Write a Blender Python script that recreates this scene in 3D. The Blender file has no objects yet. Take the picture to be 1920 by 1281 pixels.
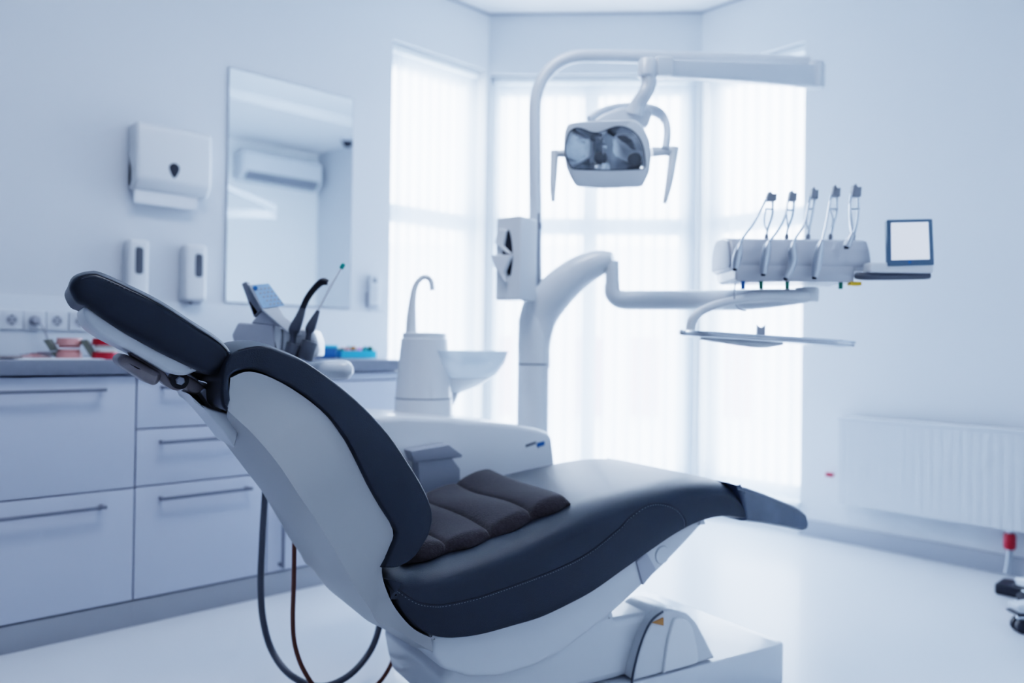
import bpy, bmesh, math, random
from mathutils import Vector, Matrix
from mathutils.geometry import delaunay_2d_cdt
random.seed(7)
C = bpy.context.scene.collection
PI = math.pi
V = Vector

# ------------------------------------------------------------------ camera
FPX = 1460.0
CAM = V((0, 0, 0.96))
PITCH, ROLL = math.radians(0.4), math.radians(0.8)
RM = Matrix.Rotation(PI/2 + PITCH, 3, 'X') @ Matrix.Rotation(ROLL, 3, 'Z')
cd = bpy.data.cameras.new('camera'); cam = bpy.data.objects.new('camera', cd); C.objects.link(cam)
cam.location = CAM; cam.rotation_euler = RM.to_euler()
cd.sensor_width = 36; cd.lens = 36*FPX/1920; cd.clip_start = 0.05
cd.dof.use_dof = True; cd.dof.focus_distance = 1.55; cd.dof.aperture_fstop = 1.7
bpy.context.scene.camera = cam

def ray(x, y):
    return RM @ V(((x-960)/FPX, (640.5-y)/FPX, -1))

class Frame:
    """origin and three axes: a, b span the profile plane, c is its normal"""
    def __init__(s, o, a, b, c): s.o, s.a, s.b, s.c = V(o), V(a).normalized(), V(b).normalized(), V(c).normalized()
    def w(s, a, b, c): return s.o + s.a*a + s.b*b + s.c*c
    def hit(s, x, y, c=0.0):
        d = ray(x, y); t = ((s.o + s.c*c) - CAM).dot(s.c)/d.dot(s.c)
        q = CAM + d*t - s.o
        return (q.dot(s.a), q.dot(s.b))
    def pt(s, x, y, c=0.0):
        a, b = s.hit(x, y, c); return s.w(a, b, c)
    def poly(s, pts, c=0.0): return [s.hit(x, y, c) for x, y in pts]
    def loc(s, p): q = V(p) - s.o; return (q.dot(s.a), q.dot(s.b), q.dot(s.c))

Z = V((0, 0, 1))
FL = Frame((0,0,0), (1,0,0), (0,1,0), Z)          # floor plane
YF = Frame((0,0,0), (1,0,0), Z, (0,1,0))          # upright planes facing the viewer, c = distance in Y
def yp(x, y, Y): return YF.pt(x, y, Y)

# ------------------------------------------------------------------ materials
def mat(name, col, rough=0.5, metal=0.0, coat=0.0, var=0.03, scale=8.0, bump=0.0, bscale=60.0, trans=None, emit=None, spec=None, sheen=0.0):
    m = bpy.data.materials.new(name); m.use_nodes = True
    nt = m.node_tree; b = nt.nodes['Principled BSDF']
    tc = nt.nodes.new('ShaderNodeTexCoord')
    n = nt.nodes.new('ShaderNodeTexNoise'); n.inputs['Scale'].default_value = scale; n.inputs['Detail'].default_value = 4
    nt.links.new(tc.outputs['Object'], n.inputs['Vector'])
    mx = nt.nodes.new('ShaderNodeMix'); mx.data_type = 'RGBA'
    c1 = [max(0, c*(1-var)) for c in col]; c2 = [min(1, c*(1+var)) for c in col]
    mx.inputs[6].default_value = (*c1, 1); mx.inputs[7].default_value = (*c2, 1)
    nt.links.new(n.outputs['Fac'], mx.inputs[0]); nt.links.new(mx.outputs[2], b.inputs['Base Color'])
    b.inputs['Roughness'].default_value = rough; b.inputs['Metallic'].default_value = metal
    b.inputs['Coat Weight'].default_value = coat; b.inputs['Coat Roughness'].default_value = 0.08
    b.inputs['Sheen Weight'].default_value = sheen
    if spec is not None: b.inputs['Specular IOR Level'].default_value = spec
    if bump:
        n2 = nt.nodes.new('ShaderNodeTexNoise'); n2.inputs['Scale'].default_value = bscale; n2.inputs['Detail'].default_value = 6
        nt.links.new(tc.outputs['Object'], n2.inputs['Vector'])
        bp = nt.nodes.new('ShaderNodeBump'); bp.inputs['Strength'].default_value = bump; bp.inputs['Distance'].default_value = 0.002
        nt.links.new(n2.outputs['Fac'], bp.inputs['Height']); nt.links.new(bp.outputs['Normal'], b.inputs['Normal'])
    if emit: b.inputs['Emission Color'].default_value = (*emit[0], 1); b.inputs['Emission Strength'].default_value = emit[1]
    if trans: b.inputs['Transmission Weight'].default_value = trans
    return m

def mix_mat(name, spec):
    """weighted mix of simple closures: [(kind, colour, weight)]"""
    m = bpy.data.materials.new(name); m.use_nodes = True; nt = m.node_tree
    nt.nodes.clear(); out = nt.nodes.new('ShaderNodeOutputMaterial')
    prev, tot = None, 0
    for kind, col, wgt in spec:
        n = nt.nodes.new('ShaderNodeBsdf' + kind); n.inputs['Color'].default_value = (*col, 1)
        if kind == 'Glossy': n.inputs['Roughness'].default_value = 0.03
        if prev is None: prev, tot = n, wgt
        else:
            tot += wgt; k = nt.nodes.new('ShaderNodeMixShader'); k.inputs[0].default_value = wgt/tot
            nt.links.new(prev.outputs[0], k.inputs[1]); nt.links.new(n.outputs[0], k.inputs[2]); prev = k
    nt.links.new(prev.outputs[0], out.inputs[0]); return m

M = {}
M['wall'] = mat('wall_paint', (.71,.75,.81), .75, var=.015, scale=2, bump=.05, bscale=90)
M['wall_lit'] = mat('wall_paint_lit', (.84,.88,.92), .75, var=.015, scale=2)  # lighter copy of the wall paint, brightness put into the mirrored wall's colour
M['ceil'] = mat('ceiling_paint', (.86,.89,.93), .8, var=.01)
M['floor'] = mat('floor_vinyl', (.76,.80,.86), .32, var=.045, scale=160, coat=.15)
M['base'] = mat('baseboard_vinyl', (.40,.43,.49), .5)
M['front'] = mat('cabinet_laminate', (.56,.60,.71), .38, var=.01)
M['carc'] = mat('cabinet_carcass_grey', (.16,.18,.24), .5)
M['plinth'] = mat('plinth_grey', (.34,.36,.40), .45)
M['counter'] = mat('countertop_grey', (.20,.22,.27), .35, var=.1, scale=60)
M['splash'] = mat('backsplash_white', (.74,.79,.86), .3)
M['steel'] = mat('brushed_steel', (.20,.215,.26), .4, metal=.4)
M['white'] = mat('white_plastic', (.74,.77,.81), .28, coat=.35, var=.01)
M['white2'] = mat('white_enamel', (.66,.70,.76), .22, coat=.5, var=.01)
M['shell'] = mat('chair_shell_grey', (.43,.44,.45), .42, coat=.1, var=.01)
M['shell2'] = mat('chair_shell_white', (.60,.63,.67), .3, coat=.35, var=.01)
M['leather'] = mat('navy_leather', (.009,.016,.026), .42, coat=.05, var=.12, scale=14, bump=.25, bscale=420, spec=.45)
M['leather2'] = mat('navy_leather_top', (.018,.034,.058), .30, coat=.2)
M['seam'] = mat('dark_seam', (.006,.009,.014), .7)
M['thread'] = mat('grey_thread', (.16,.17,.19), .7)
M['felt'] = mat('brown_grey_felt', (.036,.031,.035), .95, var=.55, scale=170, bump=1.0, bscale=300, sheen=.25, spec=.1)
M['film'] = mat('foot_cover_plastic', (.035,.06,.10), .18, coat=.8, var=.35, scale=14)
M['bronze'] = mat('taupe_metal', (.24,.215,.22), .35, metal=.3)
M['dark'] = mat('dark_plastic', (.015,.018,.026), .45)
M['dgrey'] = mat('dark_grey_plastic', (.085,.095,.115), .45)
M['mgrey'] = mat('mid_grey_plastic', (.22,.24,.28), .45)
M['bracket'] = mat('bracket_grey', (.32,.345,.40), .4)
M['consol'] = mat('console_grey_white', (.50,.52,.57), .25, coat=.4, var=.01)
M['lgrey'] = mat('light_grey_plastic', (.40,.42,.48), .4)
M['chrome'] = mat('chrome', (.62,.66,.72), .14, metal=1)
M['satin'] = mat('satin_metal', (.50,.53,.58), .28, metal=.9)
M['mirror'] = mix_mat('mirror_silver', [('Glossy', (.95,.98,1), 1)])
M['mirror'].node_tree.nodes['Glossy BSDF'].inputs['Roughness'].default_value = 0.0
M['glass'] = mix_mat('window_glass', [('Transparent', (.97,.99,1), .94), ('Glossy', (1,1,1), .06)])
M['blind'] = mix_mat('blind_fabric', [('Translucent', (.90,.93,1), .26), ('Diffuse', (.90,.94,1), .32), ('Transparent', (.97,.98,1), .42)])
M['frame'] = mat('window_frame_white', (.82,.87,.93), .35)
M['bowl'] = mix_mat('frosted_bowl_glass', [('Transparent', (.95,.97,1), .25), ('Diffuse', (.85,.88,.92), .4), ('Glossy', (1,1,1), .12), ('Translucent', (.8,.88,.95), .25)])
M['blue'] = mat('blue_plastic', (.01,.13,.38), .35)
M['teal'] = mat('teal_plastic', (.0,.32,.28), .4)
M['green'] = mat('green_plastic', (.0,.16,.10), .4)
M['yellow'] = mat('yellow_label', (.80,.50,.02), .5)
M['orange'] = mat('amber_warning_label', (.42,.20,.05), .5)
M['red'] = mat('red_plastic', (.42,.012,.03), .35)
M['pink'] = mat('pink_gum_resin', (.62,.30,.28), .3, coat=.5)
M['ivory'] = mat('ivory_resin', (.75,.72,.66), .3, coat=.4)
M['khaki'] = mat('khaki_metal', (.20,.21,.18), .4, metal=.4)
M['paper'] = mat('white_paper', (.82,.85,.90), .8)
M['brownhose'] = mat('brown_rubber', (.16,.055,.035), .45)
M['greyhose'] = mat('grey_rubber', (.085,.095,.115), .45, bump=.2)
M['screen'] = mat('lit_screen', (.7,.74,.85), .25, emit=((.82,.88,1), .55))
M['bezel'] = mat('blue_grey_bezel', (.07,.13,.20), .35)
M['keypad'] = mat('keypad_film_blue', (.36,.52,.78), .35, var=.12, scale=90)
M['skyblue'] = mat('light_blue_box', (.05,.45,.75), .4)
M['violet'] = mat('violet_card', (.55,.25,.60), .5)
M['pave'] = mat('pale_pavement', (.75,.77,.8), .9)
M['render_'] = mat('pale_render', (.78,.76,.78), .9)
M['pinkwall'] = mat('rose_render', (.42,.26,.28), .9)
M['lampglass'] = mat('reflector_metal', (.44,.46,.49), .10, metal=1, var=.5, scale=16)

# ------------------------------------------------------------------ curve helpers
def cr(pts, n=8, closed=False):
    pts = [tuple(p) for p in pts]; N = len(pts); out = []
    rng = range(N if closed else N-1)
    for i in rng:
        if closed: p0, p1, p2, p3 = pts[i-1], pts[i], pts[(i+1) % N], pts[(i+2) % N]
        else: p0, p1, p2, p3 = pts[max(i-1,0)], pts[i], pts[i+1], pts[min(i+2,N-1)]
        for k in range(n):
            t = k/n
            out.append(tuple(.5*((2*b)+(-a+c)*t+(2*a-5*b+4*c-d)*t*t+(-a+3*b-3*c+d)*t**3) for a,b,c,d in zip(p0,p1,p2,p3)))
    if not closed: out.append(pts[-1])
    return out

def roundpoly(poly, r, n=5):
    out = []; N = len(poly)
    for i in range(N):
        p, a, b = V(poly[i]), V(poly[i-1]), V(poly[(i+1) % N])
        da, db = (a-p), (b-p); la, lb = da.length, db.length
        if la < 1e-9 or lb < 1e-9: continue
        k = min(r, la*.45, lb*.45); s, e = p + da*(k/la), p + db*(k/lb)
        for j in range(n+1):
            t = j/n; out.append(tuple((1-t)*(1-t)*s + 2*t*(1-t)*p + t*t*e))
    return out

def area(p): return .5*sum(p[i-1][0]*p[i][1]-p[i][0]*p[i-1][1] for i in range(len(p)))

def offset(poly, d, wf=None):
    out = []; N = len(poly)
    for i in range(N):
        p = V(poly[i]); e1 = p - V(poly[i-1]); e2 = V(poly[(i+1) % N]) - p
        if e1.length < 1e-9: e1 = e2
        if e2.length < 1e-9: e2 = e1
        e1.normalize(); e2.normalize()
        n = V((-e1.y-e2.y, e1.x+e2.x))
        if n.length < 1e-6: n = V((-e1.y, e1.x))
        n.normalize(); k = 1/max(.6, n.dot(V((-e1.y, e1.x))))
        out.append(tuple(p + n*d*k*(wf(-n) if wf else 1)))
    return out

def clipz(poly, z0):
    out = []
    for i in range(len(poly)):
        p, q = poly[i-1], poly[i]
        if (p[1] >= z0) != (q[1] >= z0):
            t = (z0-p[1])/(q[1]-p[1]); out.append((p[0]+(q[0]-p[0])*t, z0))
        if q[1] >= z0: out.append(q)
    return out
class MB:
    def __init__(s): s.v, s.f = [], []
    def add(s, vs, fs):
        k = len(s.v); s.v += [tuple(p) for p in vs]; s.f += [tuple(i+k for i in f) for f in fs]; return s
    def rings(s, rings, cap=True, closed=False):
        n = len(rings[0]); vs = [p for r in rings for p in r]; fs = []
        R = len(rings)
        for i in range(R if closed else R-1):
            for j in range(n):
                a, b = i*n+j, i*n+(j+1) % n; c, d = ((i+1) % R)*n+(j+1) % n, ((i+1) % R)*n+j
                fs.append((a, b, c, d))
        if cap and not closed: fs += [tuple(reversed(range(n))), tuple(range((R-1)*n, R*n))]
        return s.add(vs, fs)
    def cap(s, F, poly, c):
        out = delaunay_2d_cdt([V(p) for p in poly], [], [list(range(len(poly)))], 1, 1e-7)
        return s.add([F.w(p[0], p[1], c) for p in out[0]], [tuple(f) for f in out[2]])
    def prism(s, F, poly, c0, c1, r=0.0, rc=None, n=5, r1=None, wf=None, crown=0.0, cdir=None):
        """profile in F's a-b plane, drawn from c0 to c1 with rounded rims"""
        if area(poly) < 0: poly = poly[::-1]
        rc = r if rc is None else rc; r2 = r if r1 is None else r1
        if r > 0:
            ts = [k/n*PI/2 for k in range(n+1)]
            P0 = [offset(poly, r*(1-math.sin(t)), wf) for t in ts]; P1 = [offset(poly, r2*(1-math.sin(t)), wf) for t in ts]
            C0 = [c0 + rc*(1-math.cos(t)) for t in ts]; C1 = [c1 - (rc if r1 is None else r1)*(1-math.cos(t)) for t in ts]
            mid = []
            if crown:
                cf = (lambda n_: max(0.0, n_.dot(cdir))**.9)
                for k in range(1, 10):
                    q = k/10; mid.append([F.w(a, b, C0[-1] + (C1[-1]-C0[-1])*q) for a, b in offset(poly, -crown*math.sin(PI*q)**.8, cf)])
            rings = [[F.w(a, b, c) for a, b in p] for p, c in zip(P0, C0)] + mid + [[F.w(a, b, c) for a, b in p] for p, c in zip(P1[::-1], C1[::-1])]
            s.rings(rings, False)
            s.cap(F, P0[0], c0); s.cap(F, P1[0], c1)
        else:
            s.rings([[F.w(a, b, c0) for a, b in poly], [F.w(a, b, c1) for a, b in poly]], False)
            s.cap(F, poly, c0); s.cap(F, poly, c1)
        return s
    def box(s, F, a0, a1, b0, b1, c0, c1, r=0.0):
        if a0 > a1: a0, a1 = a1, a0
        if b0 > b1: b0, b1 = b1, b0
        if c0 > c1: c0, c1 = c1, c0
        if r <= 0:
            return s.prism(F, [(a0,b0),(a1,b0),(a1,b1),(a0,b1)], c0, c1)
        p = roundpoly([(a0,b0),(a1,b0),(a1,b1),(a0,b1)], r*1.3, 4)
        return s.prism(F, p, c0, c1, min(r, (c1-c0)*.49), n=3)
    def tube(s, pts, r, n=16, spl=8, squash=None, up=None, cap=True):
        """pts world points; r a radius or one per point; squash = (ratio, axis) flattens the section along axis"""
        rs = r if isinstance(r, (list, tuple)) else [r]*len(pts)
        q = [(*p, rr) for p, rr in zip(pts, rs)]
        if len(q) > 2 and spl > 1: q = cr(q, spl)
        P = [V(p[:3]) for p in q]; R = [p[3] for p in q]
        rings = []; t0 = (P[1]-P[0]).normalized(); nrm = t0.orthogonal().normalized() if up is None else (V(up) - t0*V(up).dot(t0)).normalized()
        for i, p in enumerate(P):
            t = (P[min(i+1, len(P)-1)] - P[max(i-1, 0)]).normalized()
            nrm = (nrm - t*nrm.dot(t)).normalized(); bi = t.cross(nrm)
            ring = []
            for k in range(n):
                a = 2*PI*k/n; x, y = math.cos(a)*R[i], math.sin(a)*R[i]
                if squash: x *= squash
                ring.append(p + nrm*x + bi*y)
            rings.append(ring)
        return s.rings(rings, cap)
    def lathe(s, o, prof, n=32, axis=Z, xdir=None, cap=True):
        axis = V(axis).normalized(); x = axis.orthogonal().normalized(); y = axis.cross(x); o = V(o)
        rings = [[o + axis*h + x*(math.cos(2*PI*k/n)*max(r,1e-4)) + y*(math.sin(2*PI*k/n)*max(r,1e-4)) for k in range(n)] for r, h in prof]
        return s.rings(rings, cap)
    def ball(s, o, r, n=16, sc=(1,1,1)):
        o = V(o); rings = []
        for i in range(1, n//2+1-0):
            t = PI*i/(n//2+1)
            rings.append([o + V((math.sin(t)*math.cos(2*PI*k/n)*r*sc[0], math.sin(t)*math.sin(2*PI*k/n)*r*sc[1], -math.cos(t)*r*sc[2])) for k in range(n)])
        return s.rings(rings)
    def build(s, name, m, parent=None, ang=38, label=None):
        me = bpy.data.meshes.new(name)
        if parent is not None:
            L = V((0,0,0)); q = parent
            while q is not None: L = L + q.location; q = q.parent
        else:
            xs = [p[0] for p in s.v]; ys = [p[1] for p in s.v]; L = V(((min(xs)+max(xs))/2, (min(ys)+max(ys))/2, min(p[2] for p in s.v)))
        me.from_pydata([tuple(V(p) - L) for p in s.v], [], s.f)
        bm = bmesh.new(); bm.from_mesh(me)
        bmesh.ops.remove_doubles(bm, verts=bm.verts, dist=2e-6)
        bmesh.ops.recalc_face_normals(bm, faces=bm.faces)
        big = [f for f in bm.faces if len(f.verts) > 4]
        if big: bmesh.ops.triangulate(bm, faces=big)
        bm.to_mesh(me); bm.free()
        for p in me.polygons: p.use_smooth = True
        me.set_sharp_from_angle(angle=math.radians(ang))
        me.materials.append(m)
        o = bpy.data.objects.new(name, me); C.objects.link(o)
        if parent is not None: o.parent = parent
        else: o.location = L
        if label: o['label'] = label
        return o

def tag(o, label, cat, group=None):
    o['label'] = label; o['category'] = cat
    if group: o['group'] = group
    return o
def thing(name, label, cat, loc, group=None):
    o = bpy.data.objects.new(name, None); o.empty_display_size = .1; C.objects.link(o); o.location = V(loc)
    return tag(o, label, cat, group)
def struct(o): o['kind'] = 'structure'; return o

# ------------------------------------------------------------------ room geometry
AL = math.radians(43.0)
e1 = V((math.cos(AL), math.sin(AL), 0)); n1 = V((math.sin(AL), -math.cos(AL), 0))   # left wall direction, its normal into the room
# right wall plane through the baseboard foot
pR = FL.pt(1507, 1003)
dR = V((-math.sin(AL), math.cos(AL), 0))      # right wall runs away from the viewer
RWp = Frame(pR, -dR, Z, -e1)
a_, zc = RWp.hit(1317, 22); cornR = RWp.w(a_, 0, 0); CEIL = zc
CZ = Frame((0,0,CEIL), (1,0,0), (0,1,0), Z)
cornL = CZ.pt(917, 26); cornL.z = 0
LW = Frame(cornL, e1, Z, n1)                   # a<0 towards the viewer's left, c into the room
RW = Frame(cornR, -dR, Z, -e1)                 # a>0 towards the viewer's right
bw = (cornR - cornL); BWL = bw.length
BW = Frame(cornL, bw, Z, V((bw.y, -bw.x, 0)))
pC = FL.pt(0, 1231); CF = Frame(pC - n1*0, e1, Z, n1)   # cabinet front plane
DEPTH = LW.loc(pC)[2]
aR = LW.loc(pR)[0]
# opposite wall, read in the mirror
t = ray(616, 289); a0_, b0_, c0_ = LW.loc(CAM); 
da, dc = t.dot(e1), t.dot(n1); tt = (aR - a0_)/da; WOP = -(c0_ + dc*tt)
print('CEIL', CEIL, 'cornL', cornL, 'cornR', cornR, 'BWL', BWL, 'counter depth', DEPTH, 'WOP', WOP, 'aR', aR)
WOP = 3.62
BACK = -6.2

# floor and ceiling: polygon of the room
def wp(a, c): return LW.w(a, 0, c)
aBR, _, cBR = LW.loc(cornR)
foot = [wp(BACK, 0), cornL, cornR, wp(aR, WOP), wp(BACK, WOP)]
def slab(name, z0, z1, m):
    return struct(MB().prism(FL, [(p.x, p.y) for p in foot], z0, z1).build(name, m))
slab('floor', -.1, 0, M['floor'])
slab('ceiling', CEIL, CEIL+.1, M['ceil'])
WT = .22
# window extents
la0 = LW.hit(734, 300)[0]; la1 = -.012; lz1 = LW.hit(745, 76)[1]
bz1 = BW.hit(1100, 139)[1]
ra1 = RW.hit(1507, 300)[0]; rz1 = RW.hit(1505, 78)[1]
print('window tops', lz1, bz1, rz1, 'la0', la0, 'ra1', ra1)
WTOP = (lz1 + bz1 + rz1)/3; SILL = .16
def wall(name, F, a0, a1, w0, w1, zt, zs):
    mb = MB()
    if w0 is None: mb.box(F, a0, a1, 0, CEIL, -WT, 0)
    else:
        if w0 > a0: mb.box(F, a0, w0, 0, CEIL, -WT, 0)
        if w1 < a1: mb.box(F, w1, a1, 0, CEIL, -WT, 0)
        mb.box(F, w0, w1, zt, CEIL, -WT, 0); mb.box(F, w0, w1, 0, zs, -WT, 0)
    return struct(mb.build(name, M['wall']))
wall('wall_left', LW, BACK, 0, la0, la1, lz1, SILL)
wall('wall_back', BW, 0, BWL, .012, BWL-.012, bz1, SILL)
ROPP = RW.loc(wp(aR, WOP))[0]
wall('wall_right', RW, 0, ROPP, .012, ra1, rz1, SILL)
OW = Frame(wp(0, WOP), e1, Z, -n1)
struct(MB().box(OW, BACK, aR, 0, CEIL, -.1, 0).build('wall_opposite', M['wall_lit']))
RB = Frame(wp(BACK, 0), n1, Z, e1)
struct(MB().box(RB, 0, WOP, 0, CEIL, -.1, 0).build('wall_rear', M['wall']))
# corner posts outside
mb = MB()
for p in (cornL, cornR): mb.lathe(p + V((0, .135, 0)), [(.09, 0), (.09, CEIL)], 12)
struct(mb.build('trim_1', M['frame']))
# ceiling step along the opposite wall; grey strips standing in for the shade of the ceiling gap
struct(MB().box(OW, BACK, aR, CEIL-.07, CEIL, 0, 1.15).build('ceiling_step', M['ceil']))
mb = MB(); g = .012
mb.box(LW, BACK, 0, CEIL-g, CEIL, 0, .012); mb.box(BW, 0, BWL, CEIL-g, CEIL, 0, .012); mb.box(RW, 0, ROPP, CEIL-g, CEIL, 0, .012)
struct(mb.build('gap_shade_strip', M['base']))
# baseboards
struct(MB().box(RW, ra1+.0, ROPP, 0, .085, 0, .014, .003).build('baseboard_right', M['base']))
struct(MB().box(BW, 0, BWL, 0, .085, 0, .014, .003).build('baseboard_back', M['base']))

# windows
def window(name, F, a0, a1, z0, z1, mull, trans):
    o = struct(MB().box(F, a0, a1, z0-.02, z0+.003, -WT+.004, .03, .002).build(name, M['frame']))
    mb = MB(); c0, c1 = -.17, -.11; w = .055
    mb.box(F, a0, a0+w, z0, z1, c0, c1); mb.box(F, a1-w, a1, z0, z1, c0, c1)
    mb.box(F, a0+w, a1-w, z0, z0+.07, c0, c1); mb.box(F, a0+w, a1-w, z1-.09, z1, c0, c1)
    for m_ in mull: mb.box(F, m_-.045, m_+.045, z0+.07, z1-.09, c0, c1)
    xs = [a0+w] + [k for m_ in mull for k in (m_-.045, m_+.045)] + [a1-w]
    for t_ in trans:
        for k in range(0, len(xs), 2): mb.box(F, xs[k], xs[k+1], t_-.05, t_+.05, c0, c1)
    mb.build('window_frame', M['frame'], o)
    mb = MB()
    for k in range(0, len(xs), 2): mb.box(F, xs[k], xs[k+1], z0+.07, z1-.09, -.142, -.138)
    mb.build('window_pane', M['glass'], o)
    return o
TR = BW.hit(1150, 426, -.14)[1]
bm_ = BW.hit(1108, 300, -.14)[0]
window('window_1', LW, la0, la1, SILL, lz1, [], [TR])
window('window_2', BW, .012, BWL-.012, SILL, bz1, [bm_], [TR])
window('window_3', RW, .012, ra1, SILL, rz1, [], [TR])

def blind(F, a0, a1, z0, z1, n, label, skew, amp=.5, c=-.06, order=None):
    t = thing('vertical_blind', label, 'blind', F.w((a0+a1)/2, z0, c))
    MB().box(F, a0, a1, z1-.035, z1, c-.03, c+.03, .004).build('headrail', M['frame'], t)
    mb = MB(); st = (a1-a0)/n; w = st*1.34/2/math.cos(skew)
    for i in range(n):
        x = a0 + st*(i+.5); an = skew + random.uniform(-.1, .1)*amp
        dx, dc = math.cos(an)*w, math.sin(an)*w; rows = []
        prof = []
        for k in range(6):
            s_ = -1 + 2*k/5; bow = .006*(1-s_*s_)
            prof.append((x + dx*s_ - math.sin(an)*bow, c + dc*s_ + math.cos(an)*bow))
        top = [F.w(p[0], z1-.04, p[1]) for p in prof]; bot = [F.w(p[0], z0+.006, p[1]) for p in prof]
        mb.add(top+bot, [(k, k+1, k+7, k+6) for k in range(5)])
    mb.build('slats', M['blind'], t)
    mb = MB(); mb.tube([F.w(a0+.03, z1-.04, c+.035), F.w(a0+.03, z0+.5, c+.035)], .002, 6)
    mb.build('pull_cord', M['frame'], t)
    return t
blind(LW, la0+.02, la1-.03, SILL+.01, lz1-.005, 9, 'white vertical slat blind over the window beside the mirror wall', .3)
blind(BW, .03, BWL-.03, SILL+.01, bz1-.005, 16, 'wide white vertical slat blind behind the lamp pole', .3)
blind(RW, .03, ra1-.01, SILL+.01, rz1-.005, 8, 'narrow white vertical slat blind behind the instrument console', -.25)

# outside
struct(MB().box(FL, -25, 25, 5.2, 40, -.62, -.6).build('ground', M['pave']))
bl = thing('building', 'pale street building with rose doorways faintly seen through the blinds', 'building', (1.5, 17.5, -.6))
MB().box(YF, -9, 11, -.6, 3.2, 17, 22).build('wall', M['render_'], bl)
for x0 in (-3.5, -.6, 1.4, 2.6, 4.6, 7): MB().box(YF, x0, x0+.6, -.5, 1.2, 16.95, 17.0).build('doorway', M['pinkwall'], bl)

# ------------------------------------------------------------------ cabinets along the left wall
COUNT = .90
aend = CF.hit(748, 900)[0]
def cfa(x, y=900): return CF.hit(x, y)[0]
s1, s2, s3 = cfa(253), cfa(500, 1000), aend
z_top = CF.hit(0, 705)[1]; z_pl = CF.hit(250, 1126)[1]
print('cab splits', cfa(0), s1, s2, s3, 'ztop', z_top, 'zplinth', z_pl, 'counter thickness', CF.hit(0,675)[1])
COUNT = CF.hit(0, 675)[1]
oL = CF.o
def cab(a0, a1, label):
    t = thing('base_cabinet', label, 'cabinet', CF.w((a0+a1)/2, 0, -DEPTH/2), 'white base cabinets under the grey worktop')
    MB().box(CF, a0, a1, z_pl, z_top-.003, -DEPTH+.003, -.022).build('carcass', M['carc'], t)
    MB().box(CF, a0, a1, 0, z_pl-.004, -DEPTH+.003, -.004, .001).build('plinth', M['plinth'], t)
    return t
def drawer(t, a0, a1, z0, z1, h0=None, h1=None, hz=None, kind='drawer', vert=None):
    d = MB().box(CF, a0+.0025, a1-.0025, z0+.0025, z1-.0025, -.021, 0, .0012).build(kind, M['front'], t)
    if h0 is not None:
        mb = MB(); mb.box(CF, h0, h1, hz-.006, hz+.006, .026, .036, .003)
        for h in (h0+.012, h1-.012): mb.box(CF, h-.006, h+.006, hz-.005, hz+.005, 0, .027)
        mb.build('handle', M['steel'], d)
    if vert:
        mb = MB(); mb.box(CF, vert[0]-.006, vert[0]+.006, vert[1], vert[2], .026, .036, .003)
        for h in (vert[1]+.012, vert[2]-.012): mb.box(CF, vert[0]-.005, vert[0]+.005, h-.006, h+.006, 0, .027)
        mb.build('handle', M['steel'], d)
    return d
aL0 = s1 - .9
zs_l = CF.hit(250, 915)[1]
t = cab(aL0, s1, 'white base cabinet with two deep drawers at left end of the worktop')
hx = CF.hit(201, 731, .03)
drawer(t, aL0, s1, zs_l, z_top-.004, hx[0]-.6, hx[0], hx[1]); hx = CF.hit(201, 951, .03)
drawer(t, aL0, s1, z_pl, zs_l, hx[0]-.6, hx[0], hx[1])
t = cab(s1, s2, 'white base cabinet with three drawers behind the chair backrest')
za, zb = CF.hit(300, 803)[1], CF.hit(300, 909)[1]
h = CF.hit(303, 727, .03); L_ = s2-s1
ha = h[0]; hb = s2 - (ha - s1)
drawer(t, s1, s2, za, z_top-.004, ha, hb, h[1]); h = CF.hit(303, 830, .03)
drawer(t, s1, s2, zb, za, ha, hb, h[1]); h = CF.hit(303, 936, .03)
drawer(t, s1, s2, z_pl, zb, ha, hb, h[1])
h0 = CF.hit(532, 967, .03); h1 = CF.hit(532, 1066, .03)
s3b = s2 + .60
t = cab(s2, s3b, 'white base cabinet with a door and thin vertical handle')
zd = CF.hit(700, 713)[1]
drawer(t, s2, s3b, z_pl, zd, kind='door', vert=(h0[0], h1[1], h0[1]))
drawer(t, s2, s3b, zd, z_top-.004)
if s3 - s3b > .12:
    t = cab(s3b, s3, 'narrow white base cabinet at the window end of the worktop')
    drawer(t, s3b, s3, z_pl, zd, kind='door'); drawer(t, s3b, s3, zd, z_top-.004)
mb = MB(); mb.box(CF, aL0, s3+.01, z_top, COUNT, -DEPTH+.003, .02, .004)
tag(mb.build('worktop', M['counter']), 'long grey worktop on the white cabinets', 'worktop')
# backsplash
aw0, aw1 = LW.hit(0, 600)[0]-.8, la0-.02
zbs = LW.hit(300, 566)[1]
struct(MB().box(LW, aw0, aw1, COUNT+.001, zbs, 0, .010, .001).build('trim_3', M['splash']))

# mirror
ma0, ma1 = LW.hit(426, 330, .008)[0], LW.hit(660, 380, .008)[0]
mz1 = (LW.hit(430, 124, .008)[1] + LW.hit(663, 187, .008)[1])/2; mz0 = LW.hit(421, 567, .008)[1]
t = thing('wall_mirror', 'tall frameless rectangular mirror on the left wall', 'mirror', LW.w((ma0+ma1)/2, mz0, .004))
MB().box(LW, ma0, ma1, mz0, mz1, .001, .008, .001).build('backing', M['steel'], t)
MB().box(LW, ma0+.003, ma1-.003, mz0+.003, mz1-.003, .0075, .0085).build('mirror_glass', M['mirror'], t)

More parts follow.
